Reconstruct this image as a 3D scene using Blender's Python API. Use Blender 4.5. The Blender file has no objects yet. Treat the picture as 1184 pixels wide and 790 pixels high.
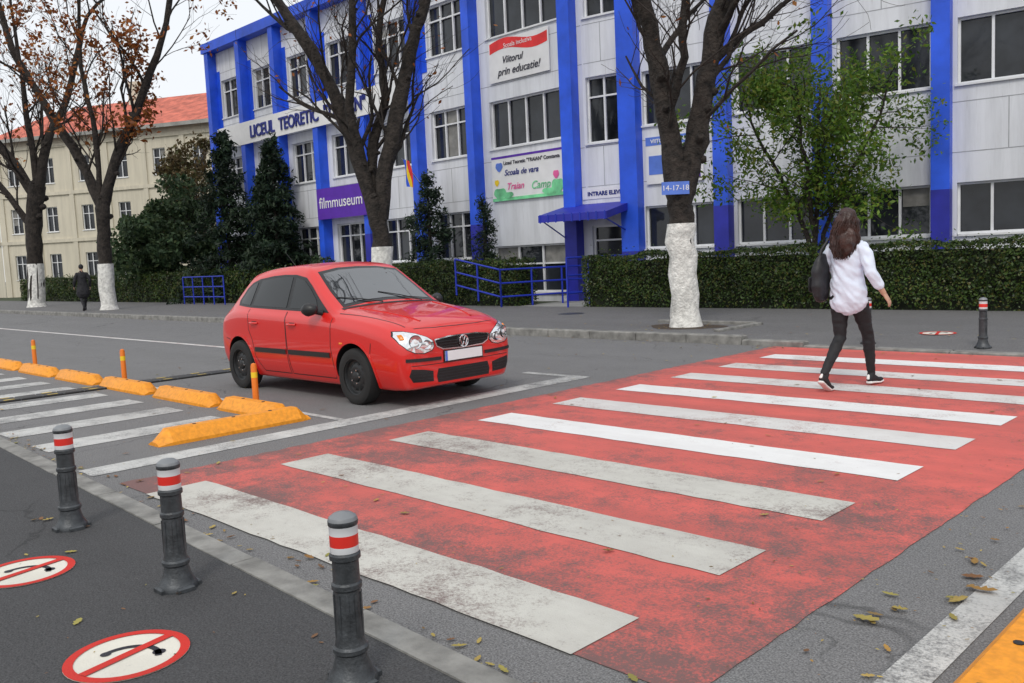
import bpy, bmesh, math, random
import numpy as np
from mathutils import Vector, Matrix, noise
from mathutils.bvhtree import BVHTree
rnd=random.Random(7); nr=np.random.RandomState(5)
scn=bpy.context.scene; COL=scn.collection
V=Vector
# ---------------------------------------------------------------- materials
MATS={}
def _mix(nt,fac,a,b,blend='MIX'):
    n=nt.nodes.new('ShaderNodeMix'); n.data_type='RGBA'; n.blend_type=blend
    for i,x in ((0,fac),(6,a),(7,b)):
        if hasattr(x,'is_output'): nt.links.new(x,n.inputs[i])
        elif i==0: n.inputs[i].default_value=x
        else: n.inputs[i].default_value=(x[0],x[1],x[2],1)
    return n.outputs[2]
def _noise(nt,vec,scale,detail=4,rough=.55):
    n=nt.nodes.new('ShaderNodeTexNoise'); n.inputs['Scale'].default_value=scale
    n.inputs['Detail'].default_value=detail; n.inputs['Roughness'].default_value=rough
    nt.links.new(vec,n.inputs['Vector']); return n.outputs['Fac']
def _range(nt,val,a,b,c=0.,d=1.):
    n=nt.nodes.new('ShaderNodeMapRange'); nt.links.new(val,n.inputs[0])
    for i,x in enumerate((a,b,c,d)): n.inputs[i+1].default_value=x
    return n.outputs[0]
def _map(nt,vec,sc):
    n=nt.nodes.new('ShaderNodeMapping'); n.inputs['Scale'].default_value=sc; nt.links.new(vec,n.inputs[0]); return n.outputs[0]
def _math(nt,op,a,b):
    n=nt.nodes.new('ShaderNodeMath'); n.operation=op
    for i,x in enumerate((a,b)):
        if hasattr(x,'is_output'): nt.links.new(x,n.inputs[i])
        else: n.inputs[i].default_value=x
    return n.outputs[0]
def _base(name):
    m=bpy.data.materials.new(name); m.use_nodes=True; nt=m.node_tree
    b=nt.nodes['Principled BSDF']; tc=nt.nodes.new('ShaderNodeTexCoord')
    MATS[name]=m
    return m,nt,b,tc.outputs['Object']
def _bump(nt,b,h,strength,dist=.01):
    n=nt.nodes.new('ShaderNodeBump'); n.inputs['Strength'].default_value=strength
    n.inputs['Distance'].default_value=dist
    nt.links.new(h,n.inputs['Height']); nt.links.new(n.outputs[0],b.inputs['Normal'])
def M(name,col,rough=.6,metal=0.,var=.15,vs=3.,bump=0.,bs=60.,coat=0.,ior=1.5,dist=.01):
    m,nt,b,co=_base(name)
    f=_noise(nt,co,vs); f=_range(nt,f,.3,.7)
    lo=[c*(1-var) for c in col]; hi=[min(1,c*(1+var)) for c in col]
    nt.links.new(_mix(nt,f,lo,hi),b.inputs['Base Color'])
    b.inputs['Roughness'].default_value=rough; b.inputs['Metallic'].default_value=metal
    b.inputs['Coat Weight'].default_value=coat; b.inputs['Coat Roughness'].default_value=.04
    b.inputs['IOR'].default_value=ior
    if bump>0: _bump(nt,b,_noise(nt,co,bs),bump,dist)
    return m
def leafmat(name,cols,rough=.5,trans=.25):
    m,nt,b,co=_base(name)
    g=nt.nodes.new('ShaderNodeNewGeometry'); r=nt.nodes.new('ShaderNodeValToRGB')
    nt.links.new(g.outputs['Random Per Island'],r.inputs[0])
    el=r.color_ramp.elements
    while len(el)<len(cols): el.new(.5)
    for i,c in enumerate(cols):
        el[i].position=i/(len(cols)-1); el[i].color=(*c,1)
    f=_range(nt,_noise(nt,co,1.3,3),.3,.7,.55,1.25)
    mul=nt.nodes.new('ShaderNodeVectorMath'); mul.operation='SCALE'
    nt.links.new(r.outputs[0],mul.inputs[0]); nt.links.new(f,mul.inputs['Scale'])
    nt.links.new(mul.outputs[0],b.inputs['Base Color']); b.inputs['Roughness'].default_value=rough
    b.inputs['Specular IOR Level'].default_value=.3
    if trans>0:
        t=nt.nodes.new('ShaderNodeBsdfTranslucent'); nt.links.new(mul.outputs[0],t.inputs[0])
        mx=nt.nodes.new('ShaderNodeMixShader'); mx.inputs[0].default_value=trans
        nt.links.new(b.outputs[0],mx.inputs[1]); nt.links.new(t.outputs[0],mx.inputs[2])
        nt.links.new(mx.outputs[0],nt.nodes['Material Output'].inputs[0])
    return m
def asphalt(name,base,crack=.5,tint=(1,1,1.04),cs=.42):
    m,nt,b,co=_base(name)
    c0=[base*t for t in tint]
    big=_range(nt,_noise(nt,co,.35,5,.6),.35,.65); mid=_range(nt,_noise(nt,co,2.5,6,.65),.3,.7)
    trk=_range(nt,_noise(nt,_map(nt,co,(.10,1.3,1)),1.,4,.6),.38,.62)
    fine=_range(nt,_noise(nt,co,120,2,.7),.35,.66); gr=_range(nt,_noise(nt,co,45,2,.7),.4,.62)
    c=_mix(nt,big,[x*.70 for x in c0],[x*1.2 for x in c0])
    c=_mix(nt,.4,c,_mix(nt,trk,[x*.6 for x in c0],[x*1.4 for x in c0]))
    c=_mix(nt,.35,c,_mix(nt,mid,[x*.5 for x in c0],[x*1.5 for x in c0]))
    c=_mix(nt,.35,c,_mix(nt,gr,[x*.4 for x in c0],[x*1.6 for x in c0]))
    c=_mix(nt,.55,c,_mix(nt,fine,[x*.25 for x in c0],[x*2.0 for x in c0]))
    dn=nt.nodes.new('ShaderNodeTexNoise'); dn.inputs['Scale'].default_value=1.6; dn.inputs['Detail'].default_value=6
    nt.links.new(co,dn.inputs['Vector'])
    mv=nt.nodes.new('ShaderNodeVectorMath'); mv.operation='MULTIPLY_ADD'; mv.inputs[1].default_value=(.9,.9,0)
    nt.links.new(dn.outputs['Color'],mv.inputs[0]); nt.links.new(co,mv.inputs[2])
    vo=nt.nodes.new('ShaderNodeTexVoronoi'); vo.feature='DISTANCE_TO_EDGE'; vo.inputs['Scale'].default_value=cs
    nt.links.new(mv.outputs[0],vo.inputs['Vector'])
    ln=_range(nt,vo.outputs['Distance'],.001,.005,1,0)
    msk=_range(nt,_noise(nt,co,.6,2),.42,.52)
    c=_mix(nt,_math(nt,'MULTIPLY',_math(nt,'MULTIPLY',ln,msk),crack),c,(base*.2,)*3)
    sp=_range(nt,_noise(nt,co,28,4,.8),.66,.74)
    c=_mix(nt,_math(nt,'MULTIPLY',sp,.35),c,(.28,.27,.25))
    nt.links.new(c,b.inputs['Base Color']); b.inputs['Roughness'].default_value=.8
    b.inputs['Specular IOR Level'].default_value=.35
    _bump(nt,b,_noise(nt,co,110,3,.7),.6,.008)
    return m
def paint(name,col,under,wear=.5,rough=.7,spec=.3,grime=.5,edge=0.):
    m,nt,b,co=_base(name)
    n1=_noise(nt,co,.8,6,.7); n2=_noise(nt,co,70,4,.8); n3=_noise(nt,co,6,5,.75)
    a=_math(nt,'ADD',_math(nt,'ADD',_math(nt,'MULTIPLY',n1,.9),_math(nt,'MULTIPLY',n2,.7)),_math(nt,'MULTIPLY',n3,.4))
    if edge:
        sx=nt.nodes.new('ShaderNodeSeparateXYZ'); nt.links.new(co,sx.inputs[0])
        a=_math(nt,'ADD',a,_range(nt,sx.outputs[1],3.3,2.35,0,edge)); a=_math(nt,'ADD',a,_range(nt,sx.outputs[0],-5.9,-6.45,0,edge*.9))
        a=_math(nt,'ADD',a,_range(nt,sx.outputs[1],5.2,6.6,.05,-.03))
    w=_range(nt,a,1.20-.28*wear,1.38-.28*wear,0,.93)
    trk=_range(nt,_noise(nt,_map(nt,co,(.25,1.6,1)),1.1,6,.65),.40,.66)
    dirt=_range(nt,_noise(nt,co,3.,8,.75),.38,.66)
    c=_mix(nt,_math(nt,'MULTIPLY',dirt,.5*grime),col,[x*.35+u*.3 for x,u in zip(col,under)])
    c=_mix(nt,_math(nt,'MULTIPLY',trk,grime),c,[x*.50+u*.35 for x,u in zip(col,under)])
    c=_mix(nt,w,c,under)
    nt.links.new(c,b.inputs['Base Color']); b.inputs['Roughness'].default_value=rough
    b.inputs['Specular IOR Level'].default_value=spec
    _bump(nt,b,_noise(nt,co,110,3,.7),.55,.006)
    return m
def wallmat(name,col,streak=.25):
    m,nt,b,co=_base(name)
    s=_range(nt,_noise(nt,_map(nt,co,(2.2,2.2,.22)),1.2,6,.65),.42,.72)
    c=_mix(nt,s,col,[x*(1-streak) for x in col])
    f=_range(nt,_noise(nt,co,.5,5),.3,.7)
    c=_mix(nt,f,c,_mix(nt,.12,c,(.25,.24,.2)))
    s2=_range(nt,_noise(nt,_map(nt,co,(5,5,.35)),1.5,5,.7),.60,.72)
    c=_mix(nt,_math(nt,'MULTIPLY',s2,.35),c,(.30,.28,.25))
    nt.links.new(c,b.inputs['Base Color']); b.inputs['Roughness'].default_value=.8
    _bump(nt,b,_noise(nt,co,40,4),.25,.01)
    return m
asph=asphalt('asphalt',.160,.6,(1.01,1,1.0))
asph_n=asphalt('pavement_asphalt_near',.058,.5,(1,1,1.03),.3)
asph_f=asphalt('pavement_asphalt_far',.135,.3,(1.02,1,1.0))
redp=paint('crossing_red',(.66,.135,.112),(.155,.10,.095),.66,grime=.6,edge=.16)
wp_old=paint('crossing_white_worn',(.58,.57,.52),(.18,.13,.12),.66,grime=.45)
wp_new=paint('crossing_white',(.80,.80,.79),(.42,.34,.32),.45,grime=.28)
wp_mid=paint('crossing_white_mid',(.68,.67,.65),(.34,.2,.18),.62,grime=.4)
wline=paint('line_white',(.58,.58,.56),(.16,.16,.16),.85,grime=.5)
kerbm=M('kerb_stone',(.22,.215,.20),.85,var=.4,vs=6,bump=.5,bs=50)
conc=M('concrete',(.3,.3,.28),.85,var=.25,vs=2,bump=.3)
grass=M('grass_ground',(.035,.05,.02),.9,var=.5,vs=5,bump=.6,bs=30)
soil=M('soil',(.06,.042,.028),.95,var=.5,vs=20,bump=.8,bs=60)
earth=M('earth',(.07,.07,.06),.9,var=.3,vs=.3)
white_w=wallmat('wall_white',(.78,.80,.84))
cream_w=wallmat('wall_cream',(.64,.59,.47),.2)
blue_w=M('blue_paint',(.018,.095,.70),.45,var=.25,vs=1.2)
blue_d=M('blue_paint_dark',(.02,.025,.36),.5,var=.2,vs=2)
blue_r=M('blue_rail',(.01,.03,.40),.4,var=.15)
rooftile=M('roof_tile',(.50,.13,.085),.8,var=.4,vs=1.5,bump=.8,bs=10,dist=.05)
winglass=M('window_glass',(.020,.023,.028),.06,var=.7,vs=.9,ior=1.5)
curtain=M('curtain',(.22,.215,.20),.6,var=.35,vs=3)
framew=M('window_frame',(.75,.76,.77),.5,var=.08)
jointm=M('panel_joint',(.36,.37,.39),.9)
bark=M('bark',(.030,.024,.020),.95,var=.7,vs=7,bump=1,bs=18,dist=.06)
limew=M('lime_wash',(.72,.71,.67),.9,var=.30,vs=8,bump=1,bs=25,dist=.03)
twig=M('twig',(.032,.024,.02),.9,var=.3)
ironm=M('bollard_iron',(.055,.06,.065),.42,.35,var=.4,vs=18,bump=.3,bs=90)
redband=M('reflect_red',(.70,.03,.02),.35,var=.15)
whiteband=M('reflect_white',(.66,.67,.68),.35,var=.12)
capm=M('bollard_cap',(.22,.23,.24),.45,.3,var=.15)
orange=M('separator_orange',(.78,.29,.012),.55,var=.18,vs=25,bump=.2)
orange2=M('post_orange',(.80,.20,.015),.45,var=.1)
blackp=M('black_plastic',(.012,.012,.013),.45,var=.2)
blackg=M('black_gloss',(.008,.008,.009),.18,var=.2)
carred=M('car_paint',(.64,.010,.006),.40,var=.02,vs=1,coat=.75)
carglass=M('car_glass',(.008,.010,.011),.02,var=.2,ior=1.5)
screen=M('windscreen_glass',(.03,.035,.04),.015,var=.2,ior=2.7)
chrome=M('chrome',(.75,.76,.78),.12,1.,var=.03)
lampin=M('lamp_reflector',(.86,.88,.90),.10,.85,var=.15,vs=30)
taillamp=M('tail_lamp',(.45,.01,.01),.15,var=.2,coat=.5)
tyre=M('tyre_rubber',(.014,.014,.014),.8,var=.3,bump=.3)
steelw=M('wheel_steel',(.028,.030,.032),.45,.4,var=.2)
platem=M('plate_white',(.82,.83,.84),.4,var=.05)
amber=M('amber',(.8,.25,.02),.2)
skin=M('skin',(.50,.29,.20),.5,var=.08)
shirtm=M('blouse_white',(.70,.76,.88),.75,var=.06,vs=8,bump=.2,bs=40)
trous=M('trousers_black',(.010,.010,.012),.7,var=.3,vs=10,bump=.2)
hairm=M('hair_brown',(.040,.014,.009),.4,var=.5,vs=14,bump=.6,bs=60)
bagm=M('bag_black',(.015,.015,.018),.5,var=.3,vs=12,bump=.2)
solem=M('shoe_white',(.75,.74,.72),.6,var=.1)
coatm=M('coat_dark',(.014,.014,.018),.8,var=.2)
purple=M('banner_purple',(.10,.02,.38),.6,var=.1)
bwhite=M('banner_white',(.78,.78,.78),.6,var=.05)
bgreen=M('banner_green',(.18,.62,.30),.6,var=.5,vs=2)
bred=M('banner_red',(.75,.03,.03),.6)
bpink=M('banner_pink',(.8,.12,.35),.6)
bblue=M('banner_blue',(.10,.2,.65),.6)
ylw=M('flag_yellow',(.85,.6,.02),.7)
humpy=M('hump_marking',(.45,.33,.08),.7,var=.4,vs=9)
navy=M('navy_letters',(.01,.02,.20),.5)
darkt=M('dark_text',(.02,.02,.04),.6)
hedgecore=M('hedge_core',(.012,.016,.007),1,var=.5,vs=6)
hedgeleaf=leafmat('hedge_leaf',[(.012,.025,.007),(.025,.05,.011),(.045,.085,.016),(.065,.11,.02),(.10,.085,.02)],.4,.15)
conleaf=leafmat('conifer_needles',[(.006,.016,.010),(.012,.028,.014),(.02,.042,.02),(.03,.05,.022)],.6,.1)
bushleaf=leafmat('bush_leaf',[(.02,.045,.02),(.04,.075,.03),(.06,.10,.045),(.08,.11,.04)],.6,.2)
greenleaf=leafmat('green_leaf',[(.05,.12,.012),(.09,.18,.02),(.13,.24,.03),(.17,.27,.035),(.2,.2,.03)],.45,.4)
brownleaf=leafmat('brown_leaf',[(.22,.065,.015),(.34,.10,.02),(.18,.055,.015),(.42,.17,.03)],.6,.3)
farleaf=leafmat('autumn_leaf',[(.07,.055,.025),(.13,.085,.035),(.08,.085,.03)],.7,.2)
fallleaf=leafmat('fallen_leaf',[(.40,.24,.05),(.24,.11,.04),(.15,.08,.04),(.45,.33,.09),(.28,.26,.06)],.6,.0)
# ---------------------------------------------------------------- mesh builder
class MB:
    def __init__(s): s.v=[];s.f=[];s.m=[];s.mats=[]
    def mi(s,mat):
        if mat not in s.mats: s.mats.append(mat)
        return s.mats.index(mat)
    def add(s,vs,fs,mat,Mx=None):
        o=len(s.v); k=s.mi(mat)
        s.v+= [tuple(Mx@V(p)) for p in vs] if Mx is not None else [tuple(p) for p in vs]
        for f in fs: s.f.append(tuple(i+o for i in f)); s.m.append(k)
    def box(s,x0,x1,y0,y1,z0,z1,mat,Mx=None):
        vs=[(x0,y0,z0),(x1,y0,z0),(x1,y1,z0),(x0,y1,z0),(x0,y0,z1),(x1,y0,z1),(x1,y1,z1),(x0,y1,z1)]
        s.add(vs,[(0,3,2,1),(4,5,6,7),(0,1,5,4),(1,2,6,5),(2,3,7,6),(3,0,4,7)],mat,Mx)
    def bbox(s,x0,x1,y0,y1,z0,z1,mat,b=.02,Mx=None):
        vs=[(x0,y0,z0),(x1,y0,z0),(x1,y1,z0),(x0,y1,z0),(x0,y0,z1-b),(x1,y0,z1-b),(x1,y1,z1-b),(x0,y1,z1-b),
            (x0+b,y0+b,z1),(x1-b,y0+b,z1),(x1-b,y1-b,z1),(x0+b,y1-b,z1)]
        s.add(vs,[(0,3,2,1),(0,1,5,4),(1,2,6,5),(2,3,7,6),(3,0,4,7),(4,5,9,8),(5,6,10,9),(6,7,11,10),(7,4,8,11),(8,9,10,11)],mat,Mx)
    def quad(s,a,b,c,d,mat): s.add([a,b,c,d],[(0,1,2,3)],mat)
    def tube(s,pts,rads,mat,sides=8,cap=True,Mx=None,wob=0.):
        pts=[V(p) for p in pts]; n=len(pts)
        t=(pts[1]-pts[0]).normalized(); a=t.orthogonal().normalized()
        vs=[];fs=[]
        for i,p in enumerate(pts):
            t2=(pts[min(i+1,n-1)]-pts[max(i-1,0)]).normalized()
            a=(a-t2*a.dot(t2)).normalized(); b=t2.cross(a)
            for k in range(sides):
                an=2*math.pi*k/sides; r=rads[i]
                if wob: r*=1+wob*(noise.noise(V((an*1.3,p.z*2.2,p.x)))) 
                vs.append(p+(a*math.cos(an)+b*math.sin(an))*r)
        for i in range(n-1):
            for k in range(sides):
                k2=(k+1)%sides
                fs.append((i*sides+k,i*sides+k2,(i+1)*sides+k2,(i+1)*sides+k))
        if cap: fs.append(tuple(range(sides))[::-1]); fs.append(tuple((n-1)*sides+k for k in range(sides)))
        s.add(vs,fs,mat,Mx)
    def etube(s,pts,mat,sides=18,ref=(1,0,0)):
        P=[V(p[0]) for p in pts]; n=len(P)
        t0=(P[0]-P[1]).normalized(); t1=(P[-1]-P[-2]).normalized()
        r0=min(pts[0][1],pts[0][2]); r1=min(pts[-1][1],pts[-1][2])
        L=[(P[0]+t0*r0*.95,pts[0][1]*.3,pts[0][2]*.3),(P[0]+t0*r0*.7,pts[0][1]*.72,pts[0][2]*.72)]
        L+= [(P[i],pts[i][1],pts[i][2]) for i in range(n)]
        L+= [(P[-1]+t1*r1*.7,pts[-1][1]*.72,pts[-1][2]*.72),(P[-1]+t1*r1*.95,pts[-1][1]*.3,pts[-1][2]*.3)]
        n=len(L); vs=[];fs=[]
        for i,(p,rx,ry) in enumerate(L):
            t=(L[min(i+1,n-1)][0]-L[max(i-1,0)][0]).normalized()
            a=V(ref); a=(a-t*a.dot(t)).normalized(); b=t.cross(a)
            for k in range(sides):
                an=2*math.pi*k/sides; vs.append(p+a*math.cos(an)*rx+b*math.sin(an)*ry)
        for i in range(n-1):
            for k in range(sides):
                k2=(k+1)%sides; fs.append((i*sides+k,i*sides+k2,(i+1)*sides+k2,(i+1)*sides+k))
        fs.append(tuple(range(sides))[::-1]); fs.append(tuple((n-1)*sides+k for k in range(sides)))
        s.add(vs,fs,mat)
    def lathe(s,prof,mat,n=24,Mx=None,mats=None):
        vs=[]
        for r,z in prof:
            for k in range(n):
                an=2*math.pi*k/n; vs.append((r*math.cos(an),r*math.sin(an),z))
        base=len(s.v); s.v+= [tuple(Mx@V(p)) for p in vs] if Mx is not None else vs
        for i in range(len(prof)-1):
            mt=s.mi(mats[i] if mats else mat)
            for k in range(n):
                k2=(k+1)%n; s.f.append((base+i*n+k,base+i*n+k2,base+(i+1)*n+k2,base+(i+1)*n+k)); s.m.append(mt)
    def sphere(s,c,rx,ry,rz,mat,n=14):
        prof=[(math.sin(math.pi*i/n)+1e-4,-math.cos(math.pi*i/n)) for i in range(n+1)]
        Mx=Matrix.Translation(V(c))@Matrix.Diagonal((rx,ry,rz,1)); s.lathe(prof,mat,n+4,Mx)
    def mesh(s,name):
        me=bpy.data.meshes.new(name); me.from_pydata(s.v,[],s.f)
        for m in s.mats: me.materials.append(m)
        me.polygons.foreach_set('material_index',s.m); me.update(); return me
    def obj(s,name,parent=None,smooth=None,Mx=None):
        me=s.mesh(name)
        if smooth is not None:
            me.shade_smooth(); me.set_sharp_from_angle(angle=math.radians(smooth))
        return link(name,me,parent,Mx)
def link(name,me,parent=None,Mx=None):
    o=bpy.data.objects.new(name,me); COL.objects.link(o)
    if parent: o.parent=parent
    if Mx is not None: o.matrix_local=Mx
    return o
def empty(name,loc=(0,0,0),rz=0,sc=1):
    o=bpy.data.objects.new(name,None); COL.objects.link(o); o.location=loc; o.rotation_euler=(0,0,rz); o.scale=(sc,)*3
    o.empty_display_size=.3; return o
def text(name,body,size,Mx,mat,parent,ext=.01,align='CENTER',bold=0,italic=0,sx=1.):
    c=bpy.data.curves.new(name,'FONT'); c.body=body; c.size=size; c.extrude=ext; c.align_x=align; c.offset=bold; c.shear=italic
    c.materials.append(mat); o=bpy.data.objects.new(name,c); COL.objects.link(o); o.parent=parent
    o.matrix_local=Mx@Matrix.Rotation(math.radians(90),4,'X')@Matrix.Diagonal((sx,1,1,1)); return o
def leaves(name,cent,size,mat,parent=None,nrm=None,nb=0.,aspect=.55,Mx=None):
    cent=np.asarray(cent,float); N=len(cent)
    n=nr.normal(size=(N,3)); 
    if nrm is not None: n=n*(1-nb)+np.asarray(nrm)*nb*1.7
    n/=np.linalg.norm(n,axis=1)[:,None]+1e-9
    t=nr.normal(size=(N,3)); a=np.cross(n,t); a/=np.linalg.norm(a,axis=1)[:,None]+1e-9; b=np.cross(n,a)
    sz=(size*(.6+.8*nr.rand(N)))[:,None]
    v=np.stack([cent-a*sz,cent-b*sz*aspect+a*sz*.1,cent+a*sz,cent+b*sz*aspect+a*sz*.1],1).reshape(-1,3)
    f=np.arange(4*N).reshape(-1,4)
    me=bpy.data.meshes.new(name); me.from_pydata(v.tolist(),[],f.tolist()); me.materials.append(mat); me.update()
    return link(name,me,parent,Mx)
# ---------------------------------------------------------------- ground
def sheet(name,x0,x1,y0,y1,z,mat):
    b=MB(); b.quad((x0,y0,z),(x1,y0,z),(x1,y1,z),(x0,y1,z),mat); return b.obj(name)
sheet('ground',-600,600,-600,600,-.03,earth)
sheet('road',-300,200,1.5,12.0,0,asph)
def yk(x):
    x=max(x,-14.); return 2.03+.046*(-2.2-x) if x<-2.2 else 2.03-.03*(x+2.2)
b=MB(); xx=[-300,-14,-2.2,6,200]
for a,c in zip(xx[:-1],xx[1:]):
    y0,y1=(yk(a)-.13,yk(c)-.13) if c<=6 else (1.62,1.62)
    b.quad((a,-30,.05),(c,-30,.05),(c,y1,.05),(a,y0,.05),asph_n)
b.obj('near_pavement')
b=MB(); xs=[-300,-7.4,-6.3,200]; ys=[12.14,13.3,17.75]
def fz(i,j): return .105 if not (i>=2 and j==0) else .03
for i in range(3):
    for j in range(2):
        b.quad((xs[i],ys[j],fz(i,j)),(xs[i+1],ys[j],fz(i+1,j)),(xs[i+1],ys[j+1],fz(i+1,j+1)),(xs[i],ys[j+1],fz(i,j+1)),asph_f)
b.obj('far_pavement')
sheet('lawn',-300,200,17.75,60,.06,grass)
b=MB(); x=-100.
while x<30:
    zt=.135 if x<-7.4 else (.035 if x>-6.4 else .08)
    j=rnd.uniform(-.006,.006)
    b.bbox(x+.008,x+.992,11.95+j,12.14+j,-.02,zt+j*.5,kerbm,.015); x+=1.
b.obj('far_kerb')
b=MB(); x=-60.
while x<8:
    a,c=x+.006,x+.994; j=rnd.uniform(-.005,.005); zt=.056+j*.5; bv=.012
    ya,yc=yk(a)+j,yk(c)+j
    vs=[(a,ya-.14,-.02),(c,yc-.14,-.02),(c,yc,-.02),(a,ya,-.02),(a,ya-.14,zt),(c,yc-.14,zt),(c,yc,zt-bv),(a,ya,zt-bv),(a,ya-bv,zt),(c,yc-bv,zt)]
    b.add(vs,[(3,2,6,7),(7,6,9,8),(8,9,5,4),(0,1,5,4),(0,3,7,8,4),(1,5,9,6,2)],kerbm); x+=1.
b.obj('near_kerb')
def strips(b,x0,x1,y0,y1,z,mat,n=14,jit=.012):
    top=[];bot=[]
    for i in range(n+1):
        t=i/n; xx=x0+(x1-x0)*t
        top.append((xx,y1+rnd.uniform(-jit,jit),z)); bot.append((xx,y0+rnd.uniform(-jit,jit),z))
    for i in range(n): b.quad(bot[i],bot[i+1],top[i+1],top[i],mat)
b=MB(); n=90; L=[];Rr=[]
for i in range(n+1):
    y=2.38+(11.92-2.38)*i/n; L.append((-6.45+rnd.uniform(-.02,.02),y,.004)); Rr.append((-1.62+rnd.uniform(-.006,.006),y,.004))
for i in range(n): b.quad(L[i],Rr[i],Rr[i+1],L[i+1],redp)
b.obj('red_crossing_surface')
b=MB()
for i in range(9):
    y1=2.80+1.03*i; m=[wp_old,wp_old,wp_old,wp_new,wp_mid,wp_new,wp_mid,wp_mid,wp_new][i]
    strips(b,-5.95,-2.13,y1-.43,y1,.008,m,24,.008)
b.obj('crossing_stripes')
b=MB()
strips(b,-7.15,-6.85,2.35,8.18,.004,wline,4,.02)
strips(b,-7.9,-7.15,8.04,8.17,.004,wline,2,.005)
strips(b,-90,-12.6,8.05,8.18,.004,wp_mid,40,.004)
strips(b,-1.20,-1.05,2.5,11.5,.004,wline,4,.01)
for i in range(16):
    x=-8.15-1.05*i
    strips(b,x-.45,x,2.45,4.15,.004,wline,4,.01)
strips(b,-26,-7.15,4.74,4.82,.004,wline,10,.01)
b.obj('road_markings')
b=MB(); y=2.6
while y<8.0:
    b.bbox(-12.28,-11.98,y,y+.24,0,.025,blackp,.01)
    if int(round(y*4))%2==0:
        b.box(-12.27,-12.21,y+.06,y+.18,.026,.028,humpy); b.box(-12.05,-11.99,y+.06,y+.18,.026,.028,humpy)
    y+=.25
b.obj('speed_hump')
def separator(x0,x1,y0,y1):
    b=MB(); h=.135; w=.07
    def prism(a0,a1,c0,c1,rot):
        e=.12
        prof=[(c0,0),(c0,.03),(c0+w,h-.012),(c0+w+.012,h),(c1-w-.012,h),(c1-w,h-.012),(c1,.03),(c1,0)]
        sec=[(a0,.02,.0),(a0+.02,.25,.2),(a0+e,1,1),(a1-e,1,1),(a1-.02,.25,.2),(a1,.02,.0)]
        vs=[];fs=[]; cm=(c0+c1)/2
        for a,sz,sw in sec:
            for c,z in prof:
                cc=cm+(c-cm)*(.78+.22*sw); zz=z*max(sz,.25) if sz<1 else z
                vs.append((a,cc,zz) if not rot else (cc,a,zz))
        m=len(prof)
        for i in range(len(sec)-1):
            for k in range(m-1): fs.append((i*m+k,i*m+k+1,(i+1)*m+k+1,(i+1)*m+k))
        fs.append(tuple(range(m))); fs.append(tuple((len(sec)-1)*m+k for k in range(m)))
        b.add(vs,fs,orange)
        k=int((a1-a0)/.5)
        for i in range(1,k+1):
            a=a0+(a1-a0)*i/(k+1); p=(a,cm,h) if not rot else (cm,a,h)
            b.lathe([(.018,-.01),(.018,.004),(.001,.006)],blackp,8,Matrix.Translation(p))
    if (x1-x0)>(y1-y0): prism(x0,x1,y0,y1,False)
    else: prism(y0,y1,x0,x1,True)
    return b.obj('lane_separator',smooth=30)
separator(-7.72,-7.45,3.12,4.64)
separator(-8.98,-7.74,4.38,4.64)
x=-9.14
for i in range(8):
    separator(x-1.5,x,4.38,4.63); x-=1.72
separator(-.98,-.7,2.4,3.95)
separator(-.7,.9,4.4,4.66)
def lanepost(x,y,z=0,h=.48):
    e=empty('marker_post',(x,y,z)); b=MB()
    b.lathe([(.001,0),(.075,0),(.075,.02),(.05,.035),(.034,.05),(.033,h-.04),(.026,h-.01),(.001,h)],orange2,18)
    b.obj('post',e,40)
    b=MB(); b.lathe([(.0345,h-.16),(.0345,h-.1)],ylw,18); b.obj('band',e,40)
lanepost(-8.72,4.74); lanepost(-12.35,4.76); lanepost(-16.1,4.76); lanepost(-19.6,4.76)
def bollard(x,y,z,h=.61,rot=0):
    e=empty('bollard',(x,y,z),rot); s=h/.61; b=MB()
    prof=[(.001,0),(.088,0),(.088,.02),(.082,.03),(.070,.05),(.058,.085),(.054,.11),(.062,.118),(.062,.132),(.054,.14),
          (.050,.16),(.047,.30),(.047,.335),(.053,.342),(.053,.358),(.047,.365),(.046,.44),(.054,.446),(.054,.462),(.049,.468),
          (.0495,.470),(.0495,.492),(.0495,.494),(.0495,.530),(.0495,.532),(.0495,.562),(.052,.566),(.052,.580),(.047,.592),(.03,.604),(.001,.61)]
    mats=[]
    for i in range(len(prof)-1):
        z0=(prof[i][1]+prof[i+1][1])/2
        mats.append(whiteband if .470<z0<.493 or .531<z0<.563 else redband if .493<=z0<=.531 else capm if z0>.58 else ironm)
    b.lathe([(r,zz*s) for r,zz in prof],ironm,28,mats=mats)
    for k in range(4):
        R=Matrix.Rotation(math.pi/2*k,4,'Z'); b.bbox(.05,.096,-.04,.04,0,.025,ironm,.008,R)
    for k in range(10):
        R=Matrix.Rotation(math.pi/5*k,4,'Z'); b.box(.046,.0505,-.005,.005,.17*s,.325*s,ironm,R)
    b.obj('body',e,32)
for x,y in ((-2.52,1.66),(-3.92,1.67),(-5.38,1.70)): bollard(x,y,.05)
bollard(-3.72,12.35,.045,.66); bollard(-5.22,12.35,.045,.66)
signw=paint('sign_white',(.74,.71,.62),(.3,.3,.28),.15,grime=.3); signr=paint('sign_red',(.62,.03,.02),(.2,.05,.04),.15,grime=.3)
signk=paint('sign_black',(.02,.02,.03),(.2,.2,.2),.2)
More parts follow.
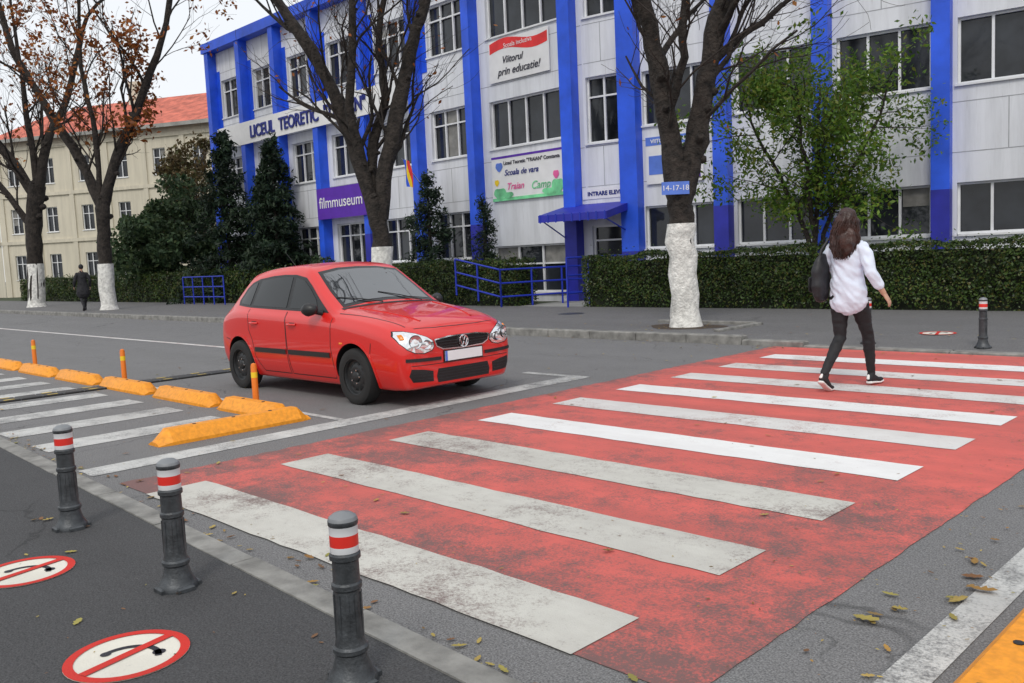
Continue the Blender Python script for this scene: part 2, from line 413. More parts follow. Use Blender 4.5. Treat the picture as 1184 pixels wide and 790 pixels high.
def roundel(x,y,z,r=.225):
    e=empty('pavement_sign',(x,y,z),math.radians(42)); b=MB(); n=40
    def ring(r0,r1,zz,mat,a0_=0,a1_=360,ox=0,oy=0):
        for k in range(n):
            a0,a1=math.radians(a0_+(a1_-a0_)*k/n),math.radians(a0_+(a1_-a0_)*(k+1)/n)
            b.quad((ox+r0*math.cos(a0),oy+r0*math.sin(a0),zz),(ox+r1*math.cos(a0),oy+r1*math.sin(a0),zz),(ox+r1*math.cos(a1),oy+r1*math.sin(a1),zz),(ox+r0*math.cos(a1),oy+r0*math.sin(a1),zz),mat)
    ring(.0005,r,.003,signw); ring(r*.84,r,.006,signr)
    ring(r*.46,r*.57,.005,signk,15,150,r*.05,-r*.18); ring(.001,r*.11,.005,signk,0,360,r*.50,r*.10); ring(.001,r*.09,.0052,signk,0,360,-r*.40,.03*r)
    c,s_=math.cos(math.radians(62)),math.sin(math.radians(62)); w=r*.09; l=r*.845
    b.quad((-c*l-s_*w,-s_*l+c*w,.008),(-c*l+s_*w,-s_*l-c*w,.008),(c*l+s_*w,s_*l-c*w,.008),(c*l-s_*w,s_*l+c*w,.008),signr)
    b.obj('painted_disc',e)
roundel(-3.37,1.22,.05); roundel(-4.76,1.27,.05); roundel(-4.66,13.45,.105,.25)
b=MB(); vs=[]
for k in range(20):
    a=2*math.pi*k/20; r=.62*(1+.12*math.sin(3*a)); vs.append((-8.98+r*1.2*math.cos(a),13.4+r*.8*math.sin(a),.109))
b.add(vs,[tuple(range(20))],soil); b.obj('tree_pit_soil')
b=MB(); b.bbox(-10.0,-7.95,14.0,14.12,.1,.16,kerbm,.01); b.bbox(-7.95,-7.83,12.7,14.12,.1,.15,kerbm,.01); b.obj('tree_pit_edging')
b=MB(); b.lathe([(.001,.112),(.30,.112),(.31,.108)],ironm,28,Matrix.Translation((-13.6,15.6,0))); b.obj('manhole_cover')
def fallen(name,pts,size):
    v=[];f=[]
    out=[(-1,0),(-.55,.42),(-.35,.30),(0,.62),(.15,.35),(.55,.45),(1,0),(.5,-.42),(.12,-.33),(0,-.6),(-.35,-.3),(-.6,-.4)]
    for (x,y,z) in pts:
        s=size*rnd.uniform(.5,1.35); a=rnd.uniform(0,6.28); cu=rnd.uniform(-.1,.5); tl=rnd.gauss(0,.18); w=rnd.uniform(.6,1.1)
        o=len(v); v.append((x,y,z+.003))
        for px,py in out:
            px*=rnd.uniform(.85,1.15); py*=w
            X=x+s*(px*math.cos(a)-py*math.sin(a)); Y=y+s*(px*math.sin(a)+py*math.cos(a))
            v.append((X,Y,z+.002+s*abs(cu*(py*py*1.4+px*px*.3))+s*abs(tl)*(px+1)*.5))
        for k in range(12): f.append((o,o+1+k,o+1+(k+1)%12))
    me=bpy.data.meshes.new(name); me.from_pydata(v,[],f); me.materials.append(fallleaf); me.update(); link(name,me)
pts=[]
for i in range(520):
    x=rnd.uniform(-14,3); y=rnd.uniform(2.3,11.9); 
    if rnd.random()<.45: x=-1.5+abs(rnd.gauss(0,.9)); y=rnd.uniform(3.2,11.9)
    if rnd.random()<.3: y=11.9-abs(rnd.gauss(0,.2)); x=rnd.uniform(-30,3)
    pts.append((x,y,.009))
for i in range(300): pts.append((rnd.uniform(-40,3),12.2+abs(rnd.gauss(0,2.2))%5.2,.11))
for i in range(70): pts.append((-8.98+rnd.gauss(0,.5),13.4+rnd.gauss(0,.35),.112))
for i in range(90): pts.append((rnd.uniform(-9,0),rnd.uniform(-.5,1.85),.053))
for i in range(110): x=rnd.uniform(-10,-1); pts.append((x,yk(x)+.04+abs(rnd.gauss(0,.10)),.006))
fallen('fallen_leaves',pts,.026)
fallen('leaf_fragments',[(rnd.uniform(-12,2),rnd.uniform(2.3,11.8),.008) for i in range(700)]+[(rnd.uniform(-9,0),rnd.uniform(-.3,1.85),.052) for i in range(120)]+[(-1.4+rnd.gauss(0,.5),rnd.uniform(2.6,9),.008) for i in range(260)],.009)
fallen('fallen_leaves',[(rnd.uniform(-1.45,-1.0),rnd.uniform(3.1,4.6),.01) for i in range(12)],.045)
# ---------------------------------------------------------------- buildings
def facade(L,H,ops,wall,mats=(winglass,framew),z0=0.,reveal=.2):
    b=MB(); ss=sorted({0.,L}|{o[0] for o in ops}|{o[1] for o in ops}); zs=sorted({z0,H}|{o[2] for o in ops}|{o[3] for o in ops})
    for i in range(len(ss)-1):
        for j in range(len(zs)-1):
            cx=(ss[i]+ss[i+1])/2; cz=(zs[j]+zs[j+1])/2
            if any(o[0]<cx<o[1] and o[2]<cz<o[3] for o in ops): continue
            b.quad((ss[i],0,zs[j]),(ss[i+1],0,zs[j]),(ss[i+1],0,zs[j+1]),(ss[i],0,zs[j+1]),wall)
    w=MB(); g,fr=mats
    for o in ops:
        a,c,z1,z2,n=o[:5]; r=reveal
        b.quad((a,0,z1),(a,r,z1),(a,r,z2),(a,0,z2),wall); b.quad((c,0,z1),(c,0,z2),(c,r,z2),(c,r,z1),wall)
        b.quad((a,0,z2),(a,r,z2),(c,r,z2),(c,0,z2),wall); b.quad((a,0,z1),(c,0,z1),(c,r,z1),(a,r,z1),wall)
        t=.055; y0,y1=r-.09,r-.025
        for k in range(n):
            xa=a+(c-a)*k/n; xb=a+(c-a)*(k+1)/n; dy=rnd.uniform(0,.012); dz=rnd.uniform(0,.01)
            w.quad((xa,r-.005-dy,z1),(xb,r-.005-dz,z1),(xb,r-.005-dz*.3,z2),(xa,r-.005-dy*.4,z2),g)
        w.box(a,c,y0,y1,z1,z1+t,fr); w.box(a,c,y0,y1,z2-t,z2,fr); w.box(a,a+t,y0,y1,z1+t,z2-t,fr); w.box(c-t,c,y0,y1,z1+t,z2-t,fr)
        for k in range(1,n):
            x=a+(c-a)*k/n; w.box(x-t*.55,x+t*.55,y0,y1,z1+t,z2-t,fr)
        if len(o)>5 and o[5]:
            zt=z1+(z2-z1)*o[5]; w.box(a+t,c-t,y0+.004,y1-.004,zt-.025,zt+.025,fr)
        w.box(a-.05,c+.05,-.06,.0,z1-.05,z1,fr)
        for k in range(n):
            if rnd.random()<.16:
                xa=a+(c-a)*k/n+t; xb=a+(c-a)*(k+1)/n-t; zz=z1+(z2-z1)*rnd.choice([.05,.35,.6])
                w.quad((xa,r-.021,zz),(xb,r-.021,zz),(xb,r-.021,z2-t),(xa,r-.021,z2-t),curtain)
    return b,w
school=empty('school_building')
H=11.45
FA=Matrix.Translation((-39.4,20.4,0))
colsA=[.3,3.15,6.0,8.9,12.0,15.0,17.9]
ops=[]
for i in range(6):
    a,c=colsA[i]+.5,colsA[i+1]-.5
    ops+= [(a,c,8.45,10.15,3,.7),(a,c,4.95,6.6,3,.7),(a,c,1.5,3.1,3,.7)]
ops+= [(18.45,21.5,8.5,10.1,4),(18.45,21.5,5.0,6.5,4),(18.35,21.5,.35,1.85,3,.6)]
bw,ww=facade(22.4,H,ops,white_w)
bw.obj('wall_left',school,Mx=FA); ww.obj('windows_left',school,Mx=FA)
FB=Matrix.Translation((-17,20.4,0))@Matrix.Rotation(math.radians(10.5),4,'Z')
colsB=[-.35,1.6,4.3,6.9,9.6,12.3,15.,17.7,20.4]
ops=[(.1,1.2,8.3,10.1,2,.7),(.1,1.2,4.7,6.6,2,.7)]
for i in range(1,8):
    a,c=colsB[i]+.3,colsB[i+1]-.25
    ops+= [(a,c,8.5,10.1,3),(a,c,5.0,6.5,3),(a,c,1.55,2.75,3)]
ops.append((.15,1.15,.12,2.3,1,.8))
bw,ww=facade(23,H,ops,white_w)
bw.obj('wall_right',school,Mx=FB); ww.obj('windows_right',school,Mx=FB)
for nm,F,L,cols in (('left',FA,22.4,colsA),('right',FB,23,colsB)):
    b=MB()
    for k,c in enumerate(cols):
        w=.17 if nm=='left' else .2
        if nm=='right' and k==1: w=.27
        b.box(c-w,c+w,-.42,.01,-.0,H+.0,blue_w)
        b.box(c-w-.003,c+w+.003,-.425,.0,0.,1.5 if k%2 else 2.6,blue_d)
    b.box(-.05 if nm=='left' else .05,L,-.47,.3,H+.001,H+.42,blue_w)
    if nm=='left':
        for k in range(6):
            b.box(cols[k]+.172,cols[k]+.44,-.03,.01,8.0,10.6,blue_w); b.box(cols[k+1]-.44,cols[k+1]-.172,-.03,.01,4.4,6.9,blue_w)
    b.obj('pilasters_'+nm,school,Mx=F)
    b=MB()
    for z in (3.45,4.6,7.0,8.1,10.5):
        b.box(0.05,L,-.004,.0,z-.010,z+.010,jointm)
    for c0,c1 in zip(cols[:-1],cols[1:]):
        x=(c0+c1)/2
        for za,zb in ((3.462,4.588),(7.012,8.088),(10.512,H)): b.box(x-.01,x+.01,-.004,.0,za,zb,jointm)
    b.obj('panel_joints_'+nm,school,Mx=F)
b=MB()
b.add([(-39.4,20.4,0),(-39.4,34,0),(-39.4,34,H),(-39.4,20.4,H)],[(0,1,2,3)],white_w)
e2=FB@V((23,0,0))
b.add([(e2.x,e2.y,0),(e2.x,36,0),(e2.x,36,H),(e2.x,e2.y,H)],[(0,1,2,3)],white_w)
b.add([(-39.4,20.4,H-.01),(-17,20.4,H-.01),(e2.x,e2.y,H-.01),(e2.x,36,H-.01),(-39.4,36,H-.01)],[(0,1,2,3,4)],conc)
b.add([(-39.4,36,0),(e2.x,36,0),(e2.x,36,H),(-39.4,36,H)],[(0,1,2,3)],white_w)
b.obj('roof_and_sides',school)
b=MB()
vs=[(-.65,-1.7,2.42),(1.55,-1.7,2.42),(1.55,.0,2.75),(-.65,.0,2.75),(-.65,-1.7,2.62),(1.55,-1.7,2.62),(1.55,.0,2.95),(-.65,.0,2.95)]
b.add(vs,[(0,3,2,1),(4,5,6,7),(0,1,5,4),(1,2,6,5),(3,0,4,7)],blue_d)
for k in range(9): b.box(-.6+k*.26,-.56+k*.26,-1.715,-1.702,2.40,2.64,blue_r)
b.tube([(-.55,-1.6,2.45),(-.55,-.43,2.0)],[.02,.02],blue_r,6); b.tube([(1.45,-1.6,2.45),(1.45,0,2.0)],[.02,.02],blue_r,6)
b.obj('entrance_canopy',school,Mx=FB)
text('entrance_lettering','INTRARE ELEVI',.165,FB@Matrix.Translation((.60,-.03,3.18)),navy,school,.008,bold=.004)
b=MB(); b.box(-.12,1.32,-.02,-.004,3.08,3.4,bwhite); b.obj('entrance_plate',school,Mx=FB)
text('school_lettering','LICEUL  TEORETIC  "TRAIAN"',.72,FA@Matrix.Translation((8.2,-.48,7.17)),navy,school,.03,bold=.012,sx=.9)
b=MB(); b.box(1.0,14.6,-.46,-.44,6.95,7.9,bwhite); b.obj('lettering_board',school,Mx=FA)
def banner(name,F,x0,x1,z0,z1,y=-.05,base=bwhite,extra=(),texts=()):
    e=empty(name); b=MB(); b.box(x0,x1,y-.02,y,z0,z1,base)
    for (a,c,d,f,m) in extra: b.box(x0+(x1-x0)*a,x0+(x1-x0)*c,y-.028,y-.021,z0+(z1-z0)*d,z0+(z1-z0)*f,m)
    b.obj('sheet',e,Mx=F)
    for (t,s,fx,fz_,m,it) in texts:
        text('lettering',t,s,F@Matrix.Translation((x0+(x1-x0)*fx,y-.034,z0+(z1-z0)*fz_)),m,e,.003,bold=.003,italic=it)
    return e
e=banner('banner',FA,18.5,21.65,3.3,4.72,extra=((.0,1,.0,.07,bgreen),(0,1,.95,1,purple)),
  texts=(('Liceul Teoretic "TRAIAN" Constanta',.16,.56,.80,darkt,0),('Scoala de vara',.26,.42,.56,navy,.3),('Traian',.30,.33,.24,bpink,.3),('Camp',.34,.68,.2,bgreen,.3)))
b=MB()
for (cx,cz,rx,rz,m) in ((18.85,3.55,.28,.18,bgreen),(19.2,3.48,.25,.1,bgreen),(21.35,3.6,.25,.22,bgreen),(21.0,3.47,.3,.1,bgreen),(21.3,3.95,.12,.12,bpink),(18.85,4.4,.16,.14,bblue),(18.72,3.9,.1,.1,ylw)):
    vs=[(cx+rx*math.cos(a),-.075-.0005*cx,cz+rz*math.sin(a)*(1+.2*math.sin(3*a))) for a in np.linspace(0,6.1,22)]
    b.add(vs,[tuple(range(22))],m)
b.obj('printed_shapes',e,Mx=FA)
e=banner('banner',FA,18.6,21.2,7.05,8.35,texts=(('Viitorul',.3,.4,.42,darkt,.3),('prin educatie!',.33,.5,.14,darkt,.3)))
b=MB()
for k in range(12):
    t0,t1=k/12,(k+1)/12; f=lambda t:.10*math.sin(t*6.0)
    b.quad((18.65+2.5*t0,-.075,7.95+f(t0)),(18.65+2.5*t1,-.075,7.95+f(t1)),(18.65+2.5*t1,-.075,8.27+f(t1)),(18.65+2.5*t0,-.075,8.27+f(t0)),bred)
b.obj('ribbon',e,Mx=FA); text('ribbon_lettering','Scoala incluziva',.2,FA@Matrix.Translation((19.9,-.08,8.06)),bwhite,e,.002)
banner('banner',FB,2.0,3.7,3.35,4.65,extra=((0,1,.82,1,bblue),(.05,.45,.2,.6,bblue),(.5,.95,.05,.35,purple)),texts=(('VIITORUL ROMANIEI',.15,.5,.87,bwhite,0),('Traian',.3,.6,.5,navy,.2)))
banner('banner',FA,8.95,12.2,3.3,4.5,y=-.55,base=purple,texts=(('filmmuseum',.60,.5,.36,bwhite,0),))
for fx in (13.4,15.4):
    e=empty('flag',tuple(FA@V((fx,-.4,4.0)))); b=MB()
    b.tube([(0,0,0),(0,-.9,1.0)],[.018,.015],chrome,8)
    n=10
    for k,mt in enumerate((blue_w,ylw,bred)):
        for j in range(n):
            def P(u,w): return (.05*math.sin(w*5+u*4)+u*.25,-.85+.55*w*.25,.95-w*.9-u*.05)
            w0,w1=j/n,(j+1)/n; u0,u1=k/3*1.4,(k+1)/3*1.4
            b.quad(P(u0,w0),P(u1,w0),P(u1,w1),P(u0,w1),mt)
    b.obj('pole_and_cloth',e,60)
sheet('entrance_path',-17.6,-14.9,17.75,20.3,.1,conc)
def railing(name,pts,h=.95,n_rails=3,sp=1.0,zb=.1):
    e=empty(name); b=MB()
    for a,c in zip(pts[:-1],pts[1:]):
        a=V(a);c=V(c);L=(c-a).length; k=max(1,round(L/sp))
        for i in range(k+1):
            p=a.lerp(c,i/k); b.tube([p,p+V((0,0,h))],[.028,.028],blue_r,8)
        for j in range(n_rails):
            z=h*(1-j*.36); b.tube([a+V((0,0,z)),c+V((0,0,z))],[.026,.026],blue_r,8)
    b.obj('rails',e,50)
railing('blue_railing',[(-19.4,17.2,.45),(-17.6,17.25,.1),(-16.6,20.0,.1)],1.05,3,.9)
railing('blue_railing',[(-15.35,17.5,.1),(-15.2,20.0,.1)],1.3,4,.8)
railing('blue_railing',[(-36.6,16.9,.1),(-33.0,16.9,.1)],1.15,4,.9)
b2=empty('cream_house'); HC=12.2
FC=Matrix.Translation((-78,21.5,0))@Matrix.Rotation(math.radians(28),4,'Z'); ops=[]; ops2=[]
for k in range(7):
    a=1.2+k*3.4
    for z in (1.4,5.0,8.7): ops.append((a,a+1.1,z,z+1.9,2,.65))
for k in range(8):
    a=1.2+k*3.4
    for z in (1.4,5.0,8.7): ops2.append((a,a+1.1,z,z+1.9,2,.65))
bw,ww=facade(24.6,HC,ops,cream_w); bw.obj('front_wall',b2,Mx=FC); ww.obj('front_windows',b2,Mx=FC)
FD=Matrix.Translation((-106,21.5,0)); bw,ww=facade(27.9,HC,ops2,cream_w); bw.obj('street_wall',b2,Mx=FD); ww.obj('street_windows',b2,Mx=FD)
b=MB()
for F,L,ov in ((FC,24.6,.6),(FD,28,.2)):
    x0,x1,y0,y1=-ov,L+.6,-.6,12.; zt=HC+3.3
    b.add([(x0,y0,HC),(x1,y0,HC),(x1,y1,HC),(x0,y1,HC),(x0+ (5 if F is FD else 4),6,zt),(x1-5,6,zt)],[(0,1,5,4),(1,2,5),(2,3,4,5),(3,0,4)],rooftile,F)
    b.box(x0,x1,y0-.08,y0,HC-.25,HC+.02,conc,F); b.box(0,L,.1,12,HC-.3,HC-.05,cream_w,F)
    for zz in (4.3,7.9,11.5): b.box(.05,L-.05,-.12,-.001,zz-.13,zz+.13,cream_w,F)
    for k in range(8):
        xx=.45+k*3.4
        if xx<L-.4: b.box(xx-.2,xx+.2,-.10,-.001,0.01,11.36,cream_w,F)
    b.box(L-.02,L,0.01,12,0,HC-.31,cream_w,F)
b.box(9,10,5,6,HC+2,HC+4.6,cream_w,FC)
b.obj('roof_and_cornices',b2)
# ---------------------------------------------------------------- vegetation
def hedge(x0,x1,y0,y1,h,dens,size):
    e=empty('hedge'); b=MB(); z0=.06
    n=max(2,int((x1-x0)/.4))
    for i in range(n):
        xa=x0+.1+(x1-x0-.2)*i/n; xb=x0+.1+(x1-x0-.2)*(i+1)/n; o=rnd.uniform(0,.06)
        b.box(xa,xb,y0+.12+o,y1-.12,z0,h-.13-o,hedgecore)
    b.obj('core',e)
    def lump(x,z): return .10*noise.noise(V((x*1.1,z*1.6,3.)))+.06*noise.noise(V((x*4,z*4,1.)))
    P=[];Nn=[]
    for i in range(int((x1-x0)*h*dens)):
        x=rnd.uniform(x0,x1); z=z0+(h-z0)*rnd.random()**.85
        if z<.3 and rnd.random()<.5: continue
        y=y0-lump(x,z)*1.3+abs(rnd.gauss(0,.05))-.02; P.append((x,y,z+ (.10*noise.noise(V((x*.9,0,0))) if z>h-.3 else 0))); Nn.append((0,-1,.3))
    for i in range(int((x1-x0)*(y1-y0)*dens*.8)):
        x=rnd.uniform(x0,x1); y=rnd.uniform(y0,y1); P.append((x,y,h+lump(x,y)+.10*noise.noise(V((x*.9,0,0)))-abs(rnd.gauss(0,.04)))); Nn.append((0,0,1))
    for xe,s in ((x0,-1),(x1,1)):
        for i in range(int((y1-y0)*h*dens)):
            P.append((xe+s*rnd.gauss(0,.05),rnd.uniform(y0,y1),rnd.uniform(z0,h))); Nn.append((s,0,.2))
    for i in range(int((x1-x0)*30)):
        x=rnd.uniform(x0,x1); P.append((x,rnd.uniform(y0,y1),h+abs(rnd.gauss(0,.10)))); Nn.append((0,0,1))
    leaves('foliage',P,size,hedgeleaf,e,Nn,.45)
hedge(-15.0,6,17.75,18.6,1.42,1300,.030)
hedge(-24.,-17.5,17.75,18.6,1.42,900,.034)
hedge(-62,-24.05,17.9,18.7,1.42,420,.05)
def grow(b,p,d,L,r,lvl,maxl,tips,up=.25,spread=.75,mat=None,nch=(6,5,4,3)):
    p=V(p); d=V(d).normalized(); ns=5; pts=[p.copy()]; ds=[d.copy()]
    for i in range(ns):
        d=(d+V((rnd.gauss(0,.17),rnd.gauss(0,.17),rnd.gauss(0,.13)+up*.22))).normalized(); p=p+d*(L/ns); pts.append(p.copy()); ds.append(d.copy())
    rr=[max(.004,r*(1-.6*i/ns)) for i in range(ns+1)]
    b.tube(pts,rr,mat or (bark if r>.03 else twig),8 if r>.06 else (5 if r>.02 else 3),cap=False)
    if lvl>=maxl: tips.append(pts[-1]); tips.append(pts[3]); return
    for k in range(nch[min(lvl,3)]):
        t=.22+.78*(k+rnd.random()*.6)/nch[min(lvl,3)]; t=min(t,.99); f=t*ns; i=int(f); q=pts[i].lerp(pts[i+1],f-i)
        ax=ds[i].orthogonal().normalized(); ax.rotate(Matrix.Rotation(rnd.uniform(0,6.28),3,ds[i]))
        nd=(ds[i]+ax*spread*rnd.uniform(.6,1.3)+V((0,0,up*.6))).normalized()
        grow(b,q,nd,L*rnd.uniform(.45,.72),rr[i]*rnd.uniform(.4,.62),lvl+1,maxl,tips,up,spread,mat,nch)
Rt=V((.7071,.7071,0)); Fw=V((-.7071,.7071,0))
def limb(b,base,path,r0,r1):
    pts=[base+Rt*a+Fw*c+V((0,0,z)) for a,c,z in path]
    out=[]
    for i in range(len(pts)-1):
        for k in range(4):
            t=k/4; p0=pts[max(i-1,0)];p1=pts[i];p2=pts[i+1];p3=pts[min(i+2,len(pts)-1)]
            out.append(.5*((2*p1)+(-p0+p2)*t+(2*p0-5*p1+4*p2-p3)*t*t+(-p0+3*p1-3*p2+p3)*t*t*t))
    out.append(pts[-1]); n=len(out)
    for q in out[1:]: q+=V((rnd.gauss(0,.022),rnd.gauss(0,.022),0))
    rr=[(r0+(r1-r0)*(i/(n-1))**1.2)*(1+.10*rnd.uniform(-1,1)) for i in range(n)]
    b.tube(out,rr,bark,14,cap=True,wob=.22)
    for k in range(max(2,n//3)):
        i=rnd.randint(1,n-2); d=(out[i+1]-out[i]).normalized(); ax=d.orthogonal().normalized(); ax.rotate(Matrix.Rotation(rnd.uniform(0,6.28),3,d)); r=rr[i]
        if out[i].z>base.z+2.3: b.tube([out[i]+ax*r*.5,out[i]+ax*r*1.15+d*r*.15,out[i]+ax*r*1.45+d*r*.3],[r*.5,r*.42,r*.28],bark,8)
    return out,rr
def street_tree(base,trunk,limbs,r_base,white_h,maxl=3,childL=2.2,seed=1,leafn=0,leafsel=None,nside=9,lsize=.055):
    rnd.seed(seed); e=empty('bare_tree'); base=V(base); b=MB()
    tr,_=limb(b,base,trunk,r_base,r_base*.92)
    b.tube([base+V((0,0,-.05)),base+V((0,0,.12)),base+V((0,0,.35))],[r_base*1.35,r_base*1.15,r_base*.98],limew,16,wob=.15)
    pts=[base+V((0,0,.05))]+[q for q in tr if q.z<white_h and q.z>base.z+.1]; pts.append(V((pts[-1].x,pts[-1].y,white_h)))
    b.tube(pts,[r_base*1.06+.006]+[r_base*1.05+.006]*(len(pts)-1),limew,16,wob=.12)
    tips=[]
    for path,r0,r1 in limbs:
        out,rr=limb(b,base,path,r0,r1); n=len(out)
        for k in range(nside):
            i=int(n*(.2+.77*k/nside)); i=min(i,n-2)
            d=(out[i+1]-out[i]).normalized(); ax=d.orthogonal().normalized(); ax.rotate(Matrix.Rotation(rnd.uniform(0,6.28),3,d))
            grow(b,out[i],d+ax*.8+V((0,0,.25)),childL*rnd.uniform(.7,1.25),min(.07,rr[i]*rnd.uniform(.2,.42)),1,maxl,tips)
        grow(b,out[-1],(out[-1]-out[-2]),childL*1.3,rr[-1]*.95,0,maxl,tips)
    b.obj('trunk_and_branches',e,60)
    if leafn:
        sel=[t for t in tips if (leafsel is None or leafsel(t-base))]
        if sel:
            P=[]
            for i in range(leafn):
                t=rnd.choice(sel); P.append((t.x+rnd.gauss(0,.15),t.y+rnd.gauss(0,.15),t.z+rnd.gauss(0,.15)))
            leaves('dry_leaves',P,lsize,brownleaf,e)
    return tips
street_tree((-8.98,13.43,.08),[(0,0,0),(-.03,0,1.3),(-.06,0,2.2),(-.02,0,2.95)],
  [([(-.08,0,2.3),(-.20,.05,3.3),(-.30,.1,4.4),(-.60,.1,5.7),(-1.0,.2,7.3),(-1.5,.3,9.5)],.20,.12),
   ([(.03,0,2.4),(.24,-.02,3.3),(.5,.0,4.4),(.72,.1,5.4),(1.05,.2,6.6),(1.6,.3,8.8)],.20,.12),
   ([(-.22,.05,3.7),(.02,-.3,4.7),(.05,-.5,5.8),(.3,-.9,7.5)],.08,.04),
   ([(.55,.05,4.6),(1.1,.1,5.1),(1.9,.2,5.6),(2.8,.3,6.6)],.07,.03)],.235,1.95,3,1.9,11,260,None,10)
street_tree((-18.4,13.8,.1),[(0,0,0),(.02,0,1.5),(-.02,0,2.4),(0,0,3.0)],
  [([(-.05,0,2.5),(-.35,.05,3.7),(-.85,.1,5.4),(-1.5,.1,6.8),(-2.5,.2,8.4),(-3.5,.3,10)],.22,.09),
   ([(.03,0,2.5),(.3,0,3.9),(.85,.1,6.0),(1.2,.1,7.2),(1.6,.2,8.4),(2.2,.3,10.5)],.22,.09),
   ([(-.3,.05,3.6),(-.5,-.3,5.2),(-.3,-.6,7.),(-.2,-.8,9)],.14,.06),
   ([(-.1,.05,2.9),(-.1,.3,4.2),(.25,.4,5.6),(.2,.5,7.2),(.6,.5,9)],.15,.06)],.25,1.9,3,2.3,23,600,None,9)
street_tree((-36.7,13.8,.1),[(0,0,0),(.0,0,2),(.05,0,3.4),(.1,0,4.5)],
  [([(.1,0,4.0),(-.7,.1,6.0),(-1.9,.1,8.2),(-3.0,.2,10.5),(-3.6,.2,13)],.22,.09),
   ([(.1,0,4.1),(.8,0,6.0),(1.9,.1,8.2),(2.9,.1,10.5),(3.6,.2,13)],.22,.09),
   ([(.0,0,4.4),(.2,-.3,7.0),(.0,-.6,9.5),(.3,-.8,12.5)],.12,.05)],.28,1.95,3,2.8,37,4800,lambda t:(t.dot(Rt)>1.6 and 6.5<t.z<10.5) or rnd.random()<.2,9,.10)
street_tree((-47,14.2,.1),[(0,0,0),(.15,0,2.5),(.3,0,4.4),(.6,0,5.9)],
  [([(.5,0,5.2),(-.5,.1,7.0),(-1.9,.1,9.0),(-3.6,.2,12)],.26,.1),
   ([(.6,0,5.5),(1.2,0,7.8),(2.4,.1,10.),(3.4,.1,13)],.26,.1),
   ([(.6,0,5.8),(.6,-.3,8.5),(.7,-.6,11),(.6,-.8,14)],.16,.06),
   ([(.2,0,3.8),(-1.2,0,6),(-2.6,0,8.2),(-4,0,10.5)],.16,.05)],.36,2.2,3,3.0,51,2600,lambda t:rnd.random()<.25,9,.10)
rnd.seed(5); e=empty('leafy_tree'); b=MB(); base=V((-9.2,18.95,.06)); tips=[]
for k,(lx,fx) in enumerate(((-1.0,.2),(-.35,-.4),(.3,.3),(1.1,-.1),(.1,0))):
    out,rr=limb(b,base,[(0,0,0),(lx*.1,fx*.1,1.3),(lx*.55,fx*.5,2.6),(lx*1.2,fx,3.9),(lx*1.5,fx*1.3,4.9)],.06,.02)
    for j in range(12):
        i=min(len(out)-2,int(len(out)*(.36+.6*j/12))); d=(out[i+1]-out[i]).normalized(); ax=d.orthogonal().normalized(); ax.rotate(Matrix.Rotation(rnd.uniform(0,6.28),3,d))
        grow(b,out[i],d*.5+ax*1.0,rnd.uniform(.8,1.7),.018,2,3,tips,up=.10,spread=.9,nch=(4,4,5,3))
b.obj('trunk_and_branches',e,60)
P=[]
for t in tips:
    if rnd.random()<.15 or t.z>6.2: continue
    for i in range(rnd.randint(8,58)): P.append((t.x+rnd.gauss(0,.17),t.y+rnd.gauss(0,.17),t.z+rnd.gauss(0,.15)-.05))
leaves('foliage',P,.056,greenleaf,e,aspect=.45)
def conifer(x,y,h,R,n=7000,size=.11,seed=1,mat=None):
    rnd.seed(seed); e=empty('conifer_tree',(x,y,.05)); b=MB()
    b.tube([(0,0,0),(0,0,h*.95)],[.12,.02],bark,8)
    P=[];Nn=[]
    nbr=int(h/.38*9)
    for l in range(nbr):
        z=h*.05+(h*.94)*(l+rnd.uniform(-4,4))/nbr; z=min(max(z,.15),h*.985)
        a=rnd.uniform(0,6.283); lob=1+.22*noise.noise(V((math.cos(a)*1.2,math.sin(a)*1.2,z*.9+seed*7)))*2
        rl=(R*(1-(z/h))**.75*rnd.uniform(.7,1.12)+.10)*lob
        b.tube([(0,0,z),(rl*.9*math.cos(a),rl*.9*math.sin(a),z-.12*rl)],[.02,.006],bark,3,cap=False)
        m=int(n/nbr*(.4+1.2*rl/R))
        for i in range(m):
            u=rnd.random()**.6; rr=rl*u; w=.17*rl*(1.1-u)+.06
            P.append((rr*math.cos(a)+rnd.gauss(0,w),rr*math.sin(a)+rnd.gauss(0,w),z-.22*rr+.06+rnd.gauss(0,.09))); Nn.append((math.cos(a)*.5,math.sin(a)*.5,.7))
    b.obj('trunk_and_boughs',e)
    leaves('needles',P,size,mat or conleaf,e,Nn,.3,.3)
conifer(-36.2,18.95,7.4,2.1,11000,.12,1); conifer(-32.6,19.2,6.7,1.8,10000,.12,2); conifer(-34.2,19.6,5.2,1.5,6000,.12,3)
conifer(-23.1,19.4,4.3,1.2,6000,.08,4); conifer(-20.3,19.3,3.3,.6,3500,.06,5)
def roundtree(name,x,y,h,R,n,size,mat,seed):
    rnd.seed(seed); e=empty(name,(x,y,.05)); b=MB(); tips=[]
    b.tube([(0,0,0),(.05,0,h*.35)],[.14,.10],bark,8)
    grow(b,(.05,0,h*.3),(0,0,1),h*.45,.09,0,2,tips,spread=.9)
    b.obj('trunk_and_branches',e)
    P=[];Nn=[]
    for c in range(46):
        v=V((rnd.gauss(0,1),rnd.gauss(0,1),rnd.gauss(0,1))).normalized()*rnd.uniform(.45,1); v=V((v.x*R,v.y*R,h*.55+v.z*h*.42)); s=R*rnd.uniform(.12,.26)
        for i in range(n//46):
            w=V((rnd.gauss(0,1),rnd.gauss(0,1),rnd.gauss(0,.8))).normalized()*s*rnd.uniform(.6,1.2); P.append(tuple(v+w)); Nn.append(tuple(w.normalized()))
    leaves('foliage',P,size,mat,e,Nn,.3)
roundtree('broadleaf_tree',-43.5,19.6,6.3,2.9,13000,.12,bushleaf,3)
